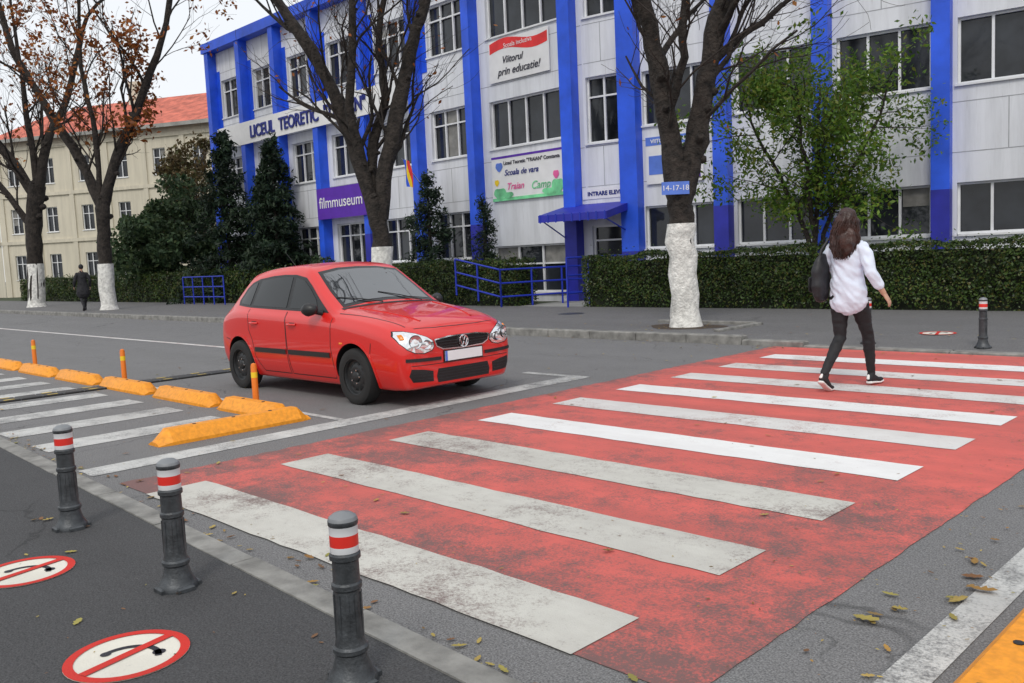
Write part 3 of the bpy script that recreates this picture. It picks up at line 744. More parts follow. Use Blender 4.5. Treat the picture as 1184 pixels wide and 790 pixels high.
roundtree('broadleaf_tree',-48.5,20.5,4.6,2.2,7000,.12,bushleaf,4)
roundtree('broadleaf_tree',-46.5,22.6,9.6,2.6,5000,.12,farleaf,7)
roundtree('broadleaf_tree',-53,26,9.0,2.8,3500,.13,farleaf,9)
for k,(x,y,r) in enumerate(((-26,19.3,.8),(-12.5,19.4,.5),(-39.5,19,1.0),(-29.5,19.2,.9))):
    roundtree('shrub',x,y,r*2.0,r,2500,.06,bushleaf,20+k)
# ---------------------------------------------------------------- car
def make_car(loc):
    car=empty('red_hatchback_car',loc)
    S=[
    (-0.03,.21,.58,(.645,.33),(.665,.49),(.64,.585),(.60,.645),(.54,.675),(.46,.690),(.23,.702),.704),
    (0.045,.18,.69,(.755,.33),(.775,.50),(.76,.63),(.715,.705),(.645,.745),(.54,.770),(.28,.785),.790),
    (0.19,.17,.72,(.805,.33),(.82,.52),(.81,.69),(.758,.775),(.675,.82),(.565,.842),(.28,.860),.865),
    (0.45,.17,.73,(.815,.33),(.835,.55),(.83,.755),(.773,.845),(.685,.888),(.575,.908),(.28,.925),.930),
    (0.80,.17,.74,(.82,.33),(.84,.57),(.838,.80),(.787,.89),(.70,.936),(.588,.958),(.29,.975),.980),
    (1.08,.17,.74,(.82,.33),(.84,.58),(.84,.83),(.79,.918),(.725,.96),(.63,.988),(.31,1.008),1.013),
    (1.18,.17,.74,(.82,.33),(.84,.58),(.84,.84),(.79,.92),(.755,.965),(.67,1.00),(.33,1.027),1.037),
    (1.50,.17,.74,(.82,.33),(.84,.59),(.84,.86),(.79,.935),(.72,1.15),(.655,1.20),(.33,1.23),1.24),
    (1.84,.17,.74,(.82,.33),(.84,.60),(.84,.875),(.79,.95),(.655,1.375),(.585,1.438),(.29,1.465),1.471),
    (2.06,.17,.74,(.82,.33),(.84,.60),(.84,.885),(.79,.96),(.640,1.405),(.57,1.472),(.28,1.497),1.503),
    (2.17,.17,.74,(.82,.33),(.84,.60),(.84,.890),(.79,.965),(.638,1.408),(.568,1.475),(.28,1.500),1.506),
    (2.58,.17,.74,(.82,.33),(.84,.60),(.84,.905),(.79,.975),(.635,1.398),(.565,1.465),(.28,1.492),1.498),
    (2.94,.17,.74,(.82,.33),(.84,.60),(.84,.92),(.783,.99),(.630,1.365),(.555,1.432),(.28,1.460),1.466),
    (3.20,.17,.73,(.81,.33),(.83,.60),(.828,.93),(.765,1.005),(.622,1.315),(.545,1.385),(.28,1.414),1.420),
    (3.44,.18,.72,(.80,.34),(.82,.60),(.808,.925),(.745,1.00),(.635,1.17),(.565,1.225),(.28,1.255),1.262),
    (3.68,.20,.70,(.775,.35),(.80,.60),(.785,.88),(.72,.945),(.65,.985),(.56,1.005),(.28,1.02),1.025),
    (3.82,.22,.66,(.745,.36),(.765,.58),(.75,.76),(.71,.80),(.64,.83),(.54,.845),(.27,.86),.865),
    (3.88,.26,.56,(.66,.36),(.68,.50),(.66,.60),(.62,.64),(.56,.665),(.47,.68),(.22,.69),.695)]
    bm=bmesh.new(); rings=[]; cl=bm.edges.layers.float.new('crease_edge')
    for s in S:
        x=-s[0]; half=[(0,s[1]),(s[2],s[1])]+list(s[3:10])+[(0,s[10])]
        R=[bm.verts.new((x,y,z)) for y,z in half]; Lf=[bm.verts.new((x,-y,z)) for y,z in half[1:-1]]
        rings.append(R+Lf[::-1])
    n=len(rings[0])
    for i in range(len(S)-1):
        for k in range(n):
            k2=(k+1)%n
            bm.faces.new((rings[i][k],rings[i][k2],rings[i+1][k2],rings[i+1][k]))
    for ring in (rings[0],rings[-1]):
        h=n//2
        for k in range(1,h-1): bm.faces.new((ring[k],ring[k+1],ring[(n-k-1)],ring[(n-k)%n]))
        bm.faces.new((ring[0],ring[1],ring[n-1])); bm.faces.new((ring[h-1],ring[h],ring[h+1]))
    CR={1:.8,3:.12,4:.38,5:.45,6:.35,7:.40}
    for i in range(len(S)-1):
        for k,c in CR.items():
            for kk in (k,n-k):
                ed=bm.edges.get((rings[i][kk],rings[i+1][kk]))
                if ed: ed[cl]=c if i>1 else c*.6
    for i,c in ((6,.5),(8,.3),(13,.45),(0,.25)):
        rg=rings[i]
        for kk in (list(range(7,12)) if i!=0 else range(n)):
            ed=bm.edges.get((rg[kk],rg[(kk+1)%n]))
            if ed: ed[cl]=c
    bmesh.ops.recalc_face_normals(bm,faces=bm.faces)
    me=bpy.data.meshes.new('body'); bm.to_mesh(me); bm.free()
    me.materials.append(carred)
    o=link('body',me,car)
    sub=o.modifiers.new('s','SUBSURF'); sub.levels=3; sub.render_levels=3
    cut=MB(); AX=(-.80,-3.26); WR=.30
    for ax in AX:
        for sg in (-1,1):
            Mx=Matrix.Translation((ax,sg*.76,.305))@Matrix.Rotation(math.radians(90),4,'X')
            cut.lathe([(.001,-.2),(.345,-.2),(.345,.2),(.001,.2)],blackp,48,Mx)
    cme=cut.mesh('cut'); bmc=bmesh.new(); bmc.from_mesh(cme); bmesh.ops.remove_doubles(bmc,verts=bmc.verts,dist=.002); bmesh.ops.recalc_face_normals(bmc,faces=bmc.faces); bmc.to_mesh(cme); bmc.free()
    co=link('cut',cme,car)
    bo=o.modifiers.new('b','BOOLEAN'); bo.operation='DIFFERENCE'; bo.object=co; bo.solver='EXACT'
    try: bo.material_mode='TRANSFER'
    except Exception as ex: print(ex)
    dg=bpy.context.evaluated_depsgraph_get(); dg.update()
    me2=bpy.data.meshes.new_from_object(o.evaluated_get(dg),preserve_all_data_layers=False,depsgraph=dg)
    o.modifiers.clear(); o.data=me2; bpy.data.objects.remove(co)
    me2.shade_smooth(); me2.set_sharp_from_angle(angle=math.radians(38))
    bvh=BVHTree.FromPolygons([v.co.copy() for v in me2.vertices],[tuple(p.vertices) for p in me2.polygons])
    DV={'F':(V((1,0,0)),),'R':(V((0,-1,0)),),'L':(V((0,1,0)),),'T':(V((0,0,1)),),'B':(V((-1,0,0)),)}
    def hit(o_,d_):
        r=bvh.ray_cast(V(o_),V(d_).normalized()); return r[0],r[1]
    def proj(u,w,mode):
        if mode=='F': return hit((1,u,w),(-1,0,0))
        if mode=='B': return hit((-6,u,w),(1,0,0))
        if mode=='R': return hit((u,-2,w),(0,1,0))
        if mode=='L': return hit((u,2,w),(0,-1,0))
        return hit((u,w,3),(0,0,-1))
    def outn(nn,mode):
        d=DV[mode][0]; return nn if nn.dot(d)>0 else -nn
    det=MB()
    def patch(poly,mode,mat,off=.003,bulge=0.,rings_=7,sub_=4,smooth_n=False,tgt=None):
        P=[]
        for i in range(len(poly)):
            a,c=poly[i],poly[(i+1)%len(poly)]
            for k in range(sub_): t=k/sub_; P.append((a[0]*(1-t)+c[0]*t,a[1]*(1-t)+c[1]*t))
        cx=sum(p[0] for p in P)/len(P); cy=sum(p[1] for p in P)/len(P); m=len(P); vs=[];fs=[]
        for r in range(rings_+1):
            s=1-r/rings_ if r<rings_ else .01
            for p in P:
                h,nn=proj(cx+(p[0]-cx)*s,cy+(p[1]-cy)*s,mode)
                if h is None: h=V((-.1 if mode=='F' else -3.8,cx+(p[0]-cx)*s,cy+(p[1]-cy)*s)) if mode in 'FB' else V((cx,-.8,cy)); nn=V((1,0,0))
                nn=outn(nn,mode); vs.append(h+nn*(off+bulge*(1-s*s)))
        for r in range(rings_):
            for k in range(m): k2=(k+1)%m; fs.append((r*m+k,r*m+k2,(r+1)*m+k2,(r+1)*m+k))
        o0=len(vs)
        for p in P:
            h,nn=proj(p[0],p[1],mode)
            if h is None: h=vs[0]; nn=V((1,0,0))
            vs.append(h-outn(nn,mode)*.004)
        for k in range(m): k2=(k+1)%m; fs.append((o0+k,o0+k2,k2,k))
        (tgt or det).add(vs,fs,mat)
    def strip(line,mode,w,mat,off=.002,closed=False):
        L=[]; pts=list(line)+([line[0]] if closed else [])
        for a,c in zip(pts[:-1],pts[1:]):
            m=max(2,int(math.hypot(a[0]-c[0],a[1]-c[1])/.03))
            for k in range(m): t=k/m; L.append((a[0]*(1-t)+c[0]*t,a[1]*(1-t)+c[1]*t))
        L.append(pts[-1]); prev=None
        for i,p in enumerate(L):
            a=L[max(0,i-1)];c=L[min(len(L)-1,i+1)]; dx,dy=c[0]-a[0],c[1]-a[1]; q=math.hypot(dx,dy) or 1; nx,ny=-dy/q*w/2,dx/q*w/2
            h1,n1=proj(p[0]+nx,p[1]+ny,mode); h2,n2=proj(p[0]-nx,p[1]-ny,mode)
            if h1 is None or h2 is None or (h1-h2).length>w*4: prev=None; continue
            n1=outn(n1,mode);n2=outn(n2,mode); cur=(h1+n1*off,h2+n2*off,h1-n1*.003,h2-n2*.003)
            if prev: 
                det.quad(prev[0],prev[1],cur[1],cur[0],mat)
                if off>.004: det.quad(prev[0],cur[0],cur[2],prev[2],mat); det.quad(prev[1],cur[1],cur[3],prev[3],mat)
            prev=cur
    gl=MB()
    ws=[(-.645,1.005),(-.33,1.04),(0,1.052),(.33,1.04),(.645,1.005),(.62,1.18),(.56,1.395),(.28,1.435),(0,1.442),(-.28,1.435),(-.56,1.395),(-.62,1.18)]
    wg=[(-.60,1.035),(-.33,1.068),(0,1.078),(.33,1.068),(.60,1.035),(.58,1.19),(.525,1.37),(.28,1.408),(0,1.415),(-.28,1.408),(-.525,1.37),(-.58,1.19)]
    patch(ws,'F',blackg,.002,0,14,5); patch(wg,'F',screen,.005,0,14,5,tgt=gl)
    # tailgate
    patch([(-.58,1.04),(0,1.055),(.58,1.04),(.50,1.33),(0,1.36),(-.50,1.33)],'B',blackg,.003,0,9,5)
    patch([(-.54,1.065),(0,1.08),(.54,1.065),(.47,1.31),(0,1.335),(-.47,1.31)],'B',carglass,.006,0,9,5,tgt=gl)
    for sg in (-1,1): patch([(sg*.50,.70),(sg*.66,.70),(sg*.69,.80),(sg*.67,.93),(sg*.58,.93),(sg*.52,.82)],'B',taillamp,.006,.01,5,4)
    h,_=proj(0,.5,'B'); det.box(h.x-.016,h.x+.01,-.26,.26,.45,.56,platem)
    strip([(-.62,.62),(0,.64),(.62,.62)],'B',.008,blackp,.0015)
    for md in ('R','L'):
        sg=-1 if md=='R' else 1
        dlo=[(-1.28,.955),(-1.50,1.10),(-1.70,1.245),(-1.85,1.338),(-2.08,1.374),(-2.35,1.378),(-2.6,1.368),(-2.94,1.336),(-3.12,1.29),(-3.24,1.22),(-3.36,1.08),(-3.33,1.022),(-3.0,1.0),(-2.1,.975)]
        patch(dlo,md,blackp,.002,0,14,4)
        patch([(-1.50,.99),(-1.56,1.09),(-1.72,1.215),(-1.87,1.303),(-2.06,1.34),(-2.07,1.0)],md,carglass,.006,0,9,4,tgt=gl)
        patch([(-2.15,1.002),(-2.14,1.347),(-2.35,1.35),(-2.6,1.340),(-2.86,1.314),(-2.94,1.022)],md,carglass,.006,0,9,4,tgt=gl)
        patch([(-3.01,1.027),(-2.96,1.295),(-3.07,1.27),(-3.17,1.215),(-3.28,1.09),(-3.26,1.043)],md,carglass,.006,0,9,4,tgt=gl)
        for line in ([(-1.17,.90),(-1.20,.60),(-1.17,.30),(-1.20,.25),(-2.08,.25),(-2.10,.60),(-2.105,.96)],
                     [(-2.11,.96),(-2.12,.25),(-2.72,.25),(-2.86,.42),(-2.90,.62),(-2.97,.74),(-2.98,.985)],
                     [(-.47,.66),(-.49,.55)],[(-3.62,.62),(-3.5,.60)]):
            strip(line,md,.010,blackp,.0015)
        strip([(-1.22,.505),(-2.07,.505)],md,.055,blackp,.012); strip([(-2.13,.505),(-2.84,.505)],md,.055,blackp,.012)
        for hx in (-1.96,-2.82):
            h,_=proj(hx,.82,md)
            if h: det.tube([h+V((-.075,sg*.004,0)),h+V((-.05,sg*.032,.002)),h+V((.05,sg*.032,.002)),h+V((.08,sg*.004,0))],[.013]*4,carred,8); 
            patch([(hx-.06,.805),(hx+.06,.805),(hx+.06,.842),(hx-.06,.842)],md,blackp,.001,0,2,2)
        patch([(-1.03,.63),(-.97,.63),(-.97,.65),(-1.03,.65)],md,amber,.004,.003,2,2)
        for ax in AX:
            line=[(ax+.360*math.cos(a),.305+.360*math.sin(a)) for a in np.linspace(-.32,math.pi+.32,30)]
            strip(line,md,.028,carred,.006)
        mb=MB(); mb.etube([((-1.40,sg*.905,1.0),.060,.062),((-1.45,sg*.93,1.0),.075,.075),((-1.48,sg*.93,.998),.066,.066)],blackp,16,ref=(0,1,0))
        mb.tube([(-1.40,sg*.78,.955),(-1.43,sg*.87,.975)],[.032,.026],blackp,8)
        mb.obj('mirror_'+md,car,60)
    for s in (-1,1):
        strip([(-.16,s*.61),(-.45,s*.67),(-.80,s*.71),(-1.10,s*.75)],'T',.010,blackp,.0015)
        strip([(-.22,s*.36),(-.5,s*.43),(-.8,s*.48),(-1.05,s*.52)],'T',.020,carred,.008)
    strip([(-.10,-.55),(-.065,-.3),(-.055,0),(-.065,.3),(-.10,.55)],'T',.008,blackp,.0015)
    strip([(-1.145,-.68),(-1.135,-.3),(-1.13,0),(-1.135,.3),(-1.145,.68)],'T',.06,blackp,.004)
    hl0=[(.405,.612),(.44,.580),(.53,.562),(.63,.572),(.70,.605),(.745,.66),(.757,.72),(.735,.760),(.67,.758),(.575,.735),(.48,.70),(.415,.66)]
    hl=[(.585+(a-.585)*1.05,.662+(c-.662)*1.12) for a,c in hl0]
    for sg in (-1,1):
        cx_,cy_=.59,.66
        patch([(sg*(cx_+(a-cx_)*1.04),cy_+(c-cy_)*1.07) for a,c in hl],'F',blackg,.003,0)
        patch([(sg*a,c) for a,c in hl],'F',lampin,.005,.012)
        for (cy,cz,r) in ((.495,.632,.047),(.625,.668,.068)):
            h,_=proj(sg*cy,cz,'F')
            if h:
                Mx=Matrix.Translation(h+V((.021,0,0)))@Matrix.Rotation(sg*.35,4,'Z')@Matrix.Rotation(math.radians(90),4,'Y')
                det.lathe([(r*1.05,-.008),(r,.004),(r*.95,.002)],steelw,24,Mx)
                det.lathe([(r*.95,.002),(r*.5,-.010),(r*.32,-.013)],chrome,24,Mx)
                det.lathe([(r*.34,-.012),(r*.3,.004),(.001,.009)],platem,16,Mx)
        patch([(sg*.705,.69),(sg*.742,.69),(sg*.742,.735),(sg*.71,.738)],'F',amber,.018,.003,2,3)
        patch([(sg*.42,.255),(sg*.66,.265),(sg*.70,.33),(sg*.68,.40),(sg*.54,.385),(sg*.42,.36)],'F',blackp,.003,-.0)
        for zz in (.285,.315,.345): strip([(sg*.435,zz),(sg*.665,zz+.006)],'F',.007,steelw,.008)
        strip([(sg*.31,.478),(sg*.45,.480),(sg*.60,.484),(sg*.73,.49)],'F',.034,blackp,.010)
    patch([(-.385,.668),(-.2,.690),(0,.694),(.2,.690),(.385,.668),(.36,.605),(.28,.57),(0,.56),(-.28,.57),(-.36,.605)],'F',blackg,.004,0)
    strip([(-.385,.670),(-.2,.691),(0,.695),(.2,.691),(.385,.670),(.362,.605),(.28,.569),(0,.559),(-.28,.569),(-.362,.605)],'F',.011,chrome,.009,True)
    for zz in (.592,.620,.648):
        w=.30+(zz-.585)*.9
        strip([(-w,zz),(-.07,zz-.002)],'F',.007,steelw,.012); strip([(.07,zz-.002),(w,zz)],'F',.007,steelw,.012)
    patch([(-.36,.235),(.36,.235),(.375,.30),(.35,.375),(-.35,.375),(-.375,.30)],'F',blackp,.003,0)
    for zz in (.265,.295,.325,.352): strip([(-.35,zz),(.35,zz)],'F',.007,steelw,.009)
    strip([(-.68,.43),(-.3,.425),(.3,.425),(.68,.43)],'F',.007,blackp,.001)
    h,_=proj(0,.625,'F'); bx=h.x+.016
    Mx=Matrix.Translation((bx,0,.626))@Matrix.Rotation(math.radians(90),4,'Y')
    r0=.064; det.lathe([(r0-.010,-.004),(r0-.010,.006),(r0,.008),(r0+.002,.0),(r0,-.012)],chrome,32,Mx)
    det.lathe([(r0-.010,.0),(.001,.001)],blackp,32,Mx)
    def seg(a,c,w=.0058): det.tube([(bx+.005,a[0],.626+a[1]),(bx+.005,c[0],.626+c[1])],[w,w],chrome,6)
    for s in (-1,1):
        seg((s*.022,.049),(0,.006)); seg((s*.048,.024),(s*.023,-.046)); seg((s*.023,-.046),(0,-.006))
    h,_=proj(0,.49,'F'); px=h.x
    det.box(px-.02,px+.012,-.275,.275,.432,.552,blackp); det.box(px+.012,px+.016,-.262,.262,.442,.542,platem)
    det.box(px+.0165,px+.018,-.262,-.232,.442,.542,bblue)
    for yy in (.45,-.12):
        a=hit((-1.16,yy,3),(0,0,-1))[0]; c=hit((-1.34,yy-.50,3),(0,0,-1))[0]
        if a and c: det.tube([a+V((0,0,.012)),a.lerp(c,.5)+V((0,0,.02)),c+V((0,0,.012))],[.007,.006,.005],blackp,6)
    a=hit((-3.10,0,3),(0,0,-1))[0]; det.tube([a,a+V((-.28,0,.22))],[.005,.002],blackp,6)
    det.obj('trim_and_lamps',car,45); gl.obj('windows',car,60)
    for ax in AX:
        for sg in (-1,1):
            w=MB(); Mx=Matrix.Translation((ax,sg*.745,WR-.004))@Matrix.Rotation(math.radians(90*sg),4,'X')
            T=[(.19,.085),(.225,.092),(.265,.092),(.288,.080),(.298,.055),(.300,.0),(.298,-.055),(.288,-.080),(.265,-.092),(.225,-.092),(.19,-.085)]
            w.lathe(T,tyre,40,Mx)
            D=[(.19,-.085),(.195,-.076),(.180,-.070),(.172,-.045),(.150,-.040),(.13,-.052),(.085,-.060),(.06,-.052),(.055,-.068),(.045,-.075),(.001,-.076)]
            w.lathe(D,steelw,40,Mx); w.lathe([(.192,-.0865),(.199,-.0865)],steelw,40,Mx)
            w.lathe([(.19,.03),(.001,.03)],blackp,24,Mx)
            for k in range(5):
                a=2*math.pi*k/5; R=Mx@Matrix.Translation((.072*math.cos(a),.072*math.sin(a),-.066))
                w.lathe([(.009,.01),(.009,-.006),(.001,-.007)],chrome,8,R)
            for k in range(10):
                a=2*math.pi*k/10; R=Mx@Matrix.Translation((.138*math.cos(a),.138*math.sin(a),-.0505))
                w.lathe([(.017,-.002),(.001,-.002)],tyre,12,R)
            w.obj('wheel_%s_%s'%('f' if ax>-2 else 'r','l' if sg>0 else 'r'),car,40)
    car.scale=(1,1,1.02)
    return car
make_car((-6.99,6.22,0))
# ---------------------------------------------------------------- people
def remesh(mb,name,parent,voxel,matfn=None,mats=None,it=4,disp=None):
    me=mb.mesh(name); o=link(name,me,parent)
    r=o.modifiers.new('r','REMESH'); r.mode='VOXEL'; r.voxel_size=voxel
    s=o.modifiers.new('s','SMOOTH'); s.iterations=it; s.factor=.5
    dg=bpy.context.evaluated_depsgraph_get(); dg.update()
    m2=bpy.data.meshes.new_from_object(o.evaluated_get(dg),depsgraph=dg); o.modifiers.clear(); o.data=m2
    if disp:
        nn=[v.normal.copy() for v in m2.vertices]
        for v,n_ in zip(m2.vertices,nn): v.co+=n_*disp(v.co)
    m2.materials.clear()
    for m in mats: m2.materials.append(m)
    if matfn:
        for p in m2.polygons: p.material_index=matfn(p.center)
    m2.shade_smooth(); return o
def person(name,loc,rz,sc,st):
    e=empty(name,loc,rz,sc); b=MB(); A=skin
    def T(*pts,ref=(1,0,0)): b.etube([(p[0],p[1],p[2] if len(p)>2 else p[1]) for p in pts],A,18,ref)
    T(((0,0,.88),.150,.105),((0,0,.95),.162,.112),((0,0,1.08),.118,.085),((0,.0,1.24),.134,.095),((0,-.005,1.36),.150,.085),((0,-.008,1.42),.11,.066),((0,-.005,1.47),.050,.050),((0,.008,1.54),.045,.046))
    b.sphere((0,.022,1.625),.074,.092,.112,A,18); b.sphere((0,.045,1.575),.052,.062,.058,A,14)
    b.etube([((0,.108,1.635),.009,.009),((0,.122,1.605),.013,.013)],A,10)
    for s in (-1,1):
        b.sphere((s*.076,.015,1.615),.010,.020,.030,A,10); b.sphere((s*.03,.098,1.645),.016,.012,.010,A,8)
    b.sphere((0,.108,1.572),.022,.010,.009,A,8); b.sphere((0,.09,1.535),.02,.018,.015,A,8)
    for hip,knee,ank in st['legs']:
        h,k,a=V(hip),V(knee),V(ank)
        T((h+V((0,0,-.0)),.094,.100),(h.lerp(k,.35),.084,.088),(h.lerp(k,.75),.065,.067),(k,.057,.059),(k.lerp(a,.25),.056,.061),(k.lerp(a,.6),.047,.049),(a,.036,.038))
    for sh,el,wr,dr,curl in st['arms']:
        s_,l,w=V(sh),V(el),V(wr); d=V(dr).normalized()
        ref=(0,1,0)
        T((s_,.048,.048),(s_.lerp(l,.3),.042,.043),(l,.035,.035),(l.lerp(w,.3),.035,.034),(w,.024,.026),ref=ref)
        side=V((0,1,0)); side=(side-d*side.dot(d)).normalized(); nn=d.cross(side)
        b.etube([(w+d*.01,.026,.018),(w+d*.045,.038,.015),(w+d*.075,.038,.013)],A,14,ref=tuple(side))
        inw=nn if nn.x*(-1 if sh[0]>0 else 1)>0 else -nn
        for j,(o_,ln) in enumerate(((.030,.070),(.011,.078),(-.009,.072),(-.028,.058))):
            p0=w+d*.07+side*o_; p1=p0+(d+inw*.15*curl).normalized()*ln*.45; p2=p1+(d+inw*.7*curl).normalized()*ln*.33; p3=p2+(d*.8+inw*1.2*curl).normalized()*ln*.25
            b.etube([(p0,.0088,.0088),(p1,.0085,.0085),(p2,.0078,.0078),(p3,.0065,.0065)],A,8,ref=tuple(side))
        p0=w+d*.02+side*.026; p1=p0+(d*.7+side*.75+inw*.3).normalized()*.035; p2=p1+(d+side*.25+inw*.35).normalized()*.03
        b.etube([(p0,.013,.013),(p1,.0105,.0105),(p2,.0085,.0085)],A,8,ref=tuple(nn))
    def mf(c):
        if c.z<1.0 and abs(c.x)<.205: return 1
        if 1.0<=c.z<1.43 and abs(c.x)<.24 and c.y<.11: return 2
        return 0
    remesh(b,'body',e,.0065,mf,[skin,st['trousers'],st['top']],3,lambda c:(.006*noise.noise(V((c.x*14,c.y*14,c.z*26)))) if c.z<.95 and abs(c.x)<.2 else 0)
    f=MB()
    for s in (-1,1): f.sphere((s*.03,.106,1.640),.010,.006,.006,framew,8); f.sphere((s*.03,.111,1.640),.004,.003,.004,darkt,8); f.box(s*.03-.014,s*.03+.014,.104,.112,1.662,1.667,st['hair'])
    f.sphere((0,.116,1.572),.018,.004,.005,bred,8); f.obj('face',e,60)
    t=MB(); zb=st['hem']; hw=st['hemw']
    t.etube([((0,0,zb),hw,hw*.72),((0,0,zb+.12),hw*.97,hw*.74),((0,-.0,1.08),.158,.125),((0,.0,1.24),.166,.125),((0,-.006,1.35),.176,.110),((0,-.01,1.415),.13,.085),((0,-.006,1.455),.072,.066)],st['top'],26)
    for (sh,el,wr,dr,curl),fr in zip(st['arms'],st['sleeve']):
        s_,l,w=V(sh),V(el),V(wr)
        pp=[(s_+V((-.03 if sh[0]>0 else .03,0,-.01)),.062,.066),(s_.lerp(l,.35),.062,.062),(l,.060,.060),(l.lerp(w,fr),.050,.050)]
        t.etube(pp,st['top'],18,ref=(0,1,0))
    def dsp(c):
        return .016*noise.noise(V((c.x*8,c.y*8,c.z*5)))+.013*noise.noise(V((c.x*20+c.z*14,c.y*20,c.z*12)))
    remesh(t,'top_garment',e,.008,None,[st['top']],3,dsp)
    for (heel,ball,toe) in st['feet']:
        s=MB(); h,bl,to=V(heel),V(ball),V(toe)
        up=V((0,0,1)); d=(bl-h).normalized(); upn=(up-d*up.dot(d)).normalized()
        s.etube([(h+upn*.055,.036,.045),(h.lerp(bl,.35)+upn*.058,.036,.045),(h.lerp(bl,.7)+upn*.045,.040,.034),(bl+upn*.034,.044,.028),(to+upn*.03,.032,.020)],st['shoe'],16)
        s.etube([(h+upn*.075+d*.02,.038,.038),(h+upn*.12+d*.025,.036,.036)],st['shoe'],14)
        so=MB(); so.etube([(h+upn*.014-d*.01,.036,.017),(h.lerp(bl,.5)+upn*.014,.036,.016),(bl+upn*.014,.047,.015),(to+upn*.016+d*.012,.036,.014)],st['sole'],16)
        so.etube([(h+upn*.05-d*.036,.018,.010),(h+upn*.085-d*.03,.014,.010)],st['sole'],10)
        remesh(s,'shoe',e,.007,None,[st['shoe']],2); remesh(so,'sole',e,.006,None,[st['sole']],2)
    h=MB(); hm=st['hair']
    if st['long']:
        h.sphere((0,.0,1.642),.088,.104,.105,hm,18)
        h.etube([((0,-.045,1.655),.082,.058),((0,-.065,1.57),.098,.060),((0,-.09,1.48),.118,.060),((.005,-.11,1.39),.120,.050),((.01,-.115,1.32),.09,.038),((.02,-.11,1.275),.04,.022)],hm,26)
        for s in (-1,1): h.etube([((s*.074,.03,1.63),.022,.05),((s*.085,.02,1.53),.026,.036),((s*.10,-.01,1.44),.028,.03),((s*.10,-.05,1.36),.02,.02)],hm,14)
        remesh(h,'hair',e,.007,None,[hm],2,lambda c:.012*noise.noise(V((c.x*34,c.y*34,c.z*8)))+.014*noise.noise(V((c.x*11,c.y*11,c.z*13))) if c.y<.1 else 0)
        q=MB()
        for k in range(380):
            a=rnd.uniform(-1.4,1.4); z1=rnd.uniform(1.25,1.40); pts=[]; ph=rnd.uniform(0,6.28); am=rnd.uniform(.006,.018)
            for i in range(9):
                tt=i/8; z=1.69+(z1-1.69)*tt; w=(.084+.055*min(1,tt*1.5)) if tt<.75 else .139-.05*(tt-.75)*4
                w*=min(1,.5+tt*4); dd=.10+.03*tt
                pts.append((w*math.sin(a)+am*math.sin(ph+tt*11),-dd*math.cos(a)*(1 if tt>.2 else .7)-.02*tt-.01+am*math.cos(ph+tt*9),z))
            q.tube(pts,[.0035]*8+[.0015],hm,4,cap=False)
        q.obj('hair_strands',e,60)
    else:
        h.sphere((0,.0,1.645),.085,.10,.10,hm,16); remesh(h,'hair',e,.01,None,[hm],2)
    if st.get('bag'):
        g=MB()
        g.etube([((-.225,-.10,.90),.055,.12),((-.235,-.10,1.0),.075,.140),((-.23,-.095,1.14),.07,.130),((-.215,-.085,1.25),.045,.105),((-.205,-.07,1.29),.025,.08)],bagm,20)
        remesh(g,'bag',e,.01,None,[bagm],3,lambda c:.012*noise.noise(c*9))
        g=MB(); g.etube([((-.30,-.11,.96),.02,.09),((-.305,-.11,1.08),.02,.09)],bagm,12)
        for dy in (-.10,.03):
            g.tube([(-.22,-.07+dy*.9,1.24),(-.20,-.03+dy,1.36),(-.165,dy*.6,1.455),(-.14,.02+dy*.2,1.475),(-.15,.07,1.40),(-.2,.06,1.27)],[.013]*6,bagm,8)
        g.obj('bag_straps',e,60)
    return e
walk=dict(
 legs=[((.088,0,.90),(.10,.20,.50),(.085,.30,.105)),((-.088,0,.90),(-.085,.0,.49),(-.075,-.34,.175))],
 feet=[((.085,.26,.012),(.09,.41,.0),(.095,.47,.008)),((-.075,-.405,.085),(-.07,-.285,.002),(-.07,-.23,.004))],
 arms=[((.165,-.01,1.375),(.262,-.07,1.13),(.345,.02,.925),(.40,.35,-.85),.7),((-.165,-.01,1.375),(-.27,-.02,1.13),(-.20,.17,1.20),(.45,.2,.8),1.6)],
 sleeve=(.62,.6),trousers=trous,top=shirtm,hem=.84,hemw=.185,shoe=trous,sole=solem,hair=hairm,long=True,bag=True)
person('walking_woman',(-3.9,8.75,.008),math.radians(-3),1.045,walk)
w2=dict(walk); w2.update(top=coatm,hem=.62,hemw=.24,trousers=coatm,shoe=coatm,sole=coatm,long=False,bag=False,sleeve=(.95,.95),hair=coatm,
 arms=[((.175,-.01,1.385),(.25,-.07,1.13),(.27,.05,.90),(.1,.3,-.9),.7),((-.175,-.01,1.385),(-.25,-.02,1.13),(-.27,.12,.92),(-.1,.3,-.9),.7)])
person('pedestrian',(-37.6,13.15,.105),math.radians(80),1.08,w2)
e=empty('street_number_sign',(-8.98+.0,13.43,2.55),math.radians(45)); b=MB(); b.box(-.42,.06,-.31,-.29,-.10,.12,bblue); b.obj('plate',e)
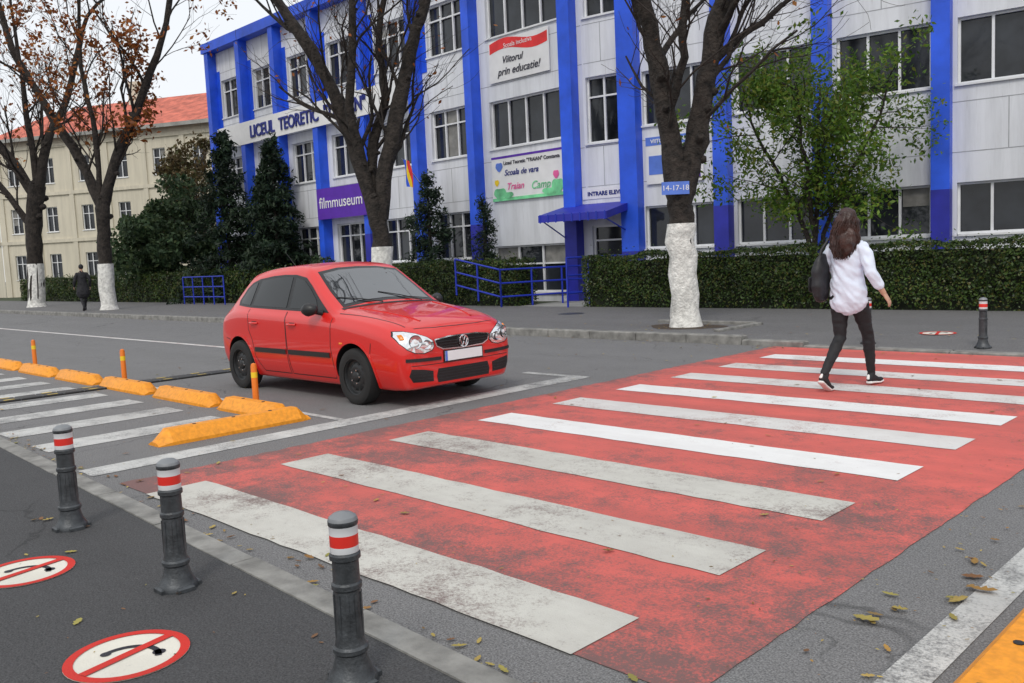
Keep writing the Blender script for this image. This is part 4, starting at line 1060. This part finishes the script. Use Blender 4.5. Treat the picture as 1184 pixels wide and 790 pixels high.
text('lettering','14-17-18',.13,Matrix.Translation((-.18,-.315,-.03)),bwhite,e,.002)
# ---------------------------------------------------------------- world, sun, camera
w=bpy.data.worlds.new('World'); scn.world=w; w.use_nodes=True; nt=w.node_tree
bg=nt.nodes['Background']; sky=nt.nodes.new('ShaderNodeTexSky'); sky.sky_type='NISHITA'; sky.sun_disc=False
el,az=math.radians(48),math.radians(150)
sky.sun_elevation=el; sky.sun_rotation=az; sky.air_density=1.5; sky.dust_density=5; sky.ozone_density=1
nt.links.new(sky.outputs[0],bg.inputs[0]); bg.inputs[1].default_value=.10
bg2=nt.nodes.new('ShaderNodeBackground'); bg2.inputs[0].default_value=(.93,.96,1,1); bg2.inputs[1].default_value=1.10
mx=nt.nodes.new('ShaderNodeMixShader'); mx.inputs[0].default_value=.87
nt.links.new(bg.outputs[0],mx.inputs[1]); nt.links.new(bg2.outputs[0],mx.inputs[2]); nt.links.new(mx.outputs[0],nt.nodes['World Output'].inputs[0])
sd=bpy.data.lights.new('sun','SUN'); sd.energy=1.3; sd.angle=math.radians(15); sd.color=(1,.96,.9)
so=bpy.data.objects.new('sun',sd); COL.objects.link(so)
dirv=V((math.sin(az)*math.cos(el),math.cos(az)*math.cos(el),math.sin(el)))
so.rotation_euler=dirv.to_track_quat('Z','Y').to_euler()
cam=bpy.data.cameras.new('camera'); co=bpy.data.objects.new('camera',cam); COL.objects.link(co)
cam.sensor_width=36; cam.lens=1020/1184*36; cam.clip_end=2000; cam.clip_start=.05
p=math.radians(5.49); r=math.radians(2.6); c45=math.sqrt(.5)
f3=V((-c45*math.cos(p),c45*math.cos(p),-math.sin(p))); r0=V((c45,c45,0)); u0=r0.cross(f3)
R=r0*math.cos(r)-u0*math.sin(r); U=u0*math.cos(r)+r0*math.sin(r)
mt=Matrix((( R.x,U.x,-f3.x,0),(R.y,U.y,-f3.y,0),(R.z,U.z,-f3.z,1.5),(0,0,0,1)))
co.matrix_world=mt; scn.camera=co
scn.view_settings.view_transform='Standard'; scn.view_settings.look='None'; scn.view_settings.exposure=0
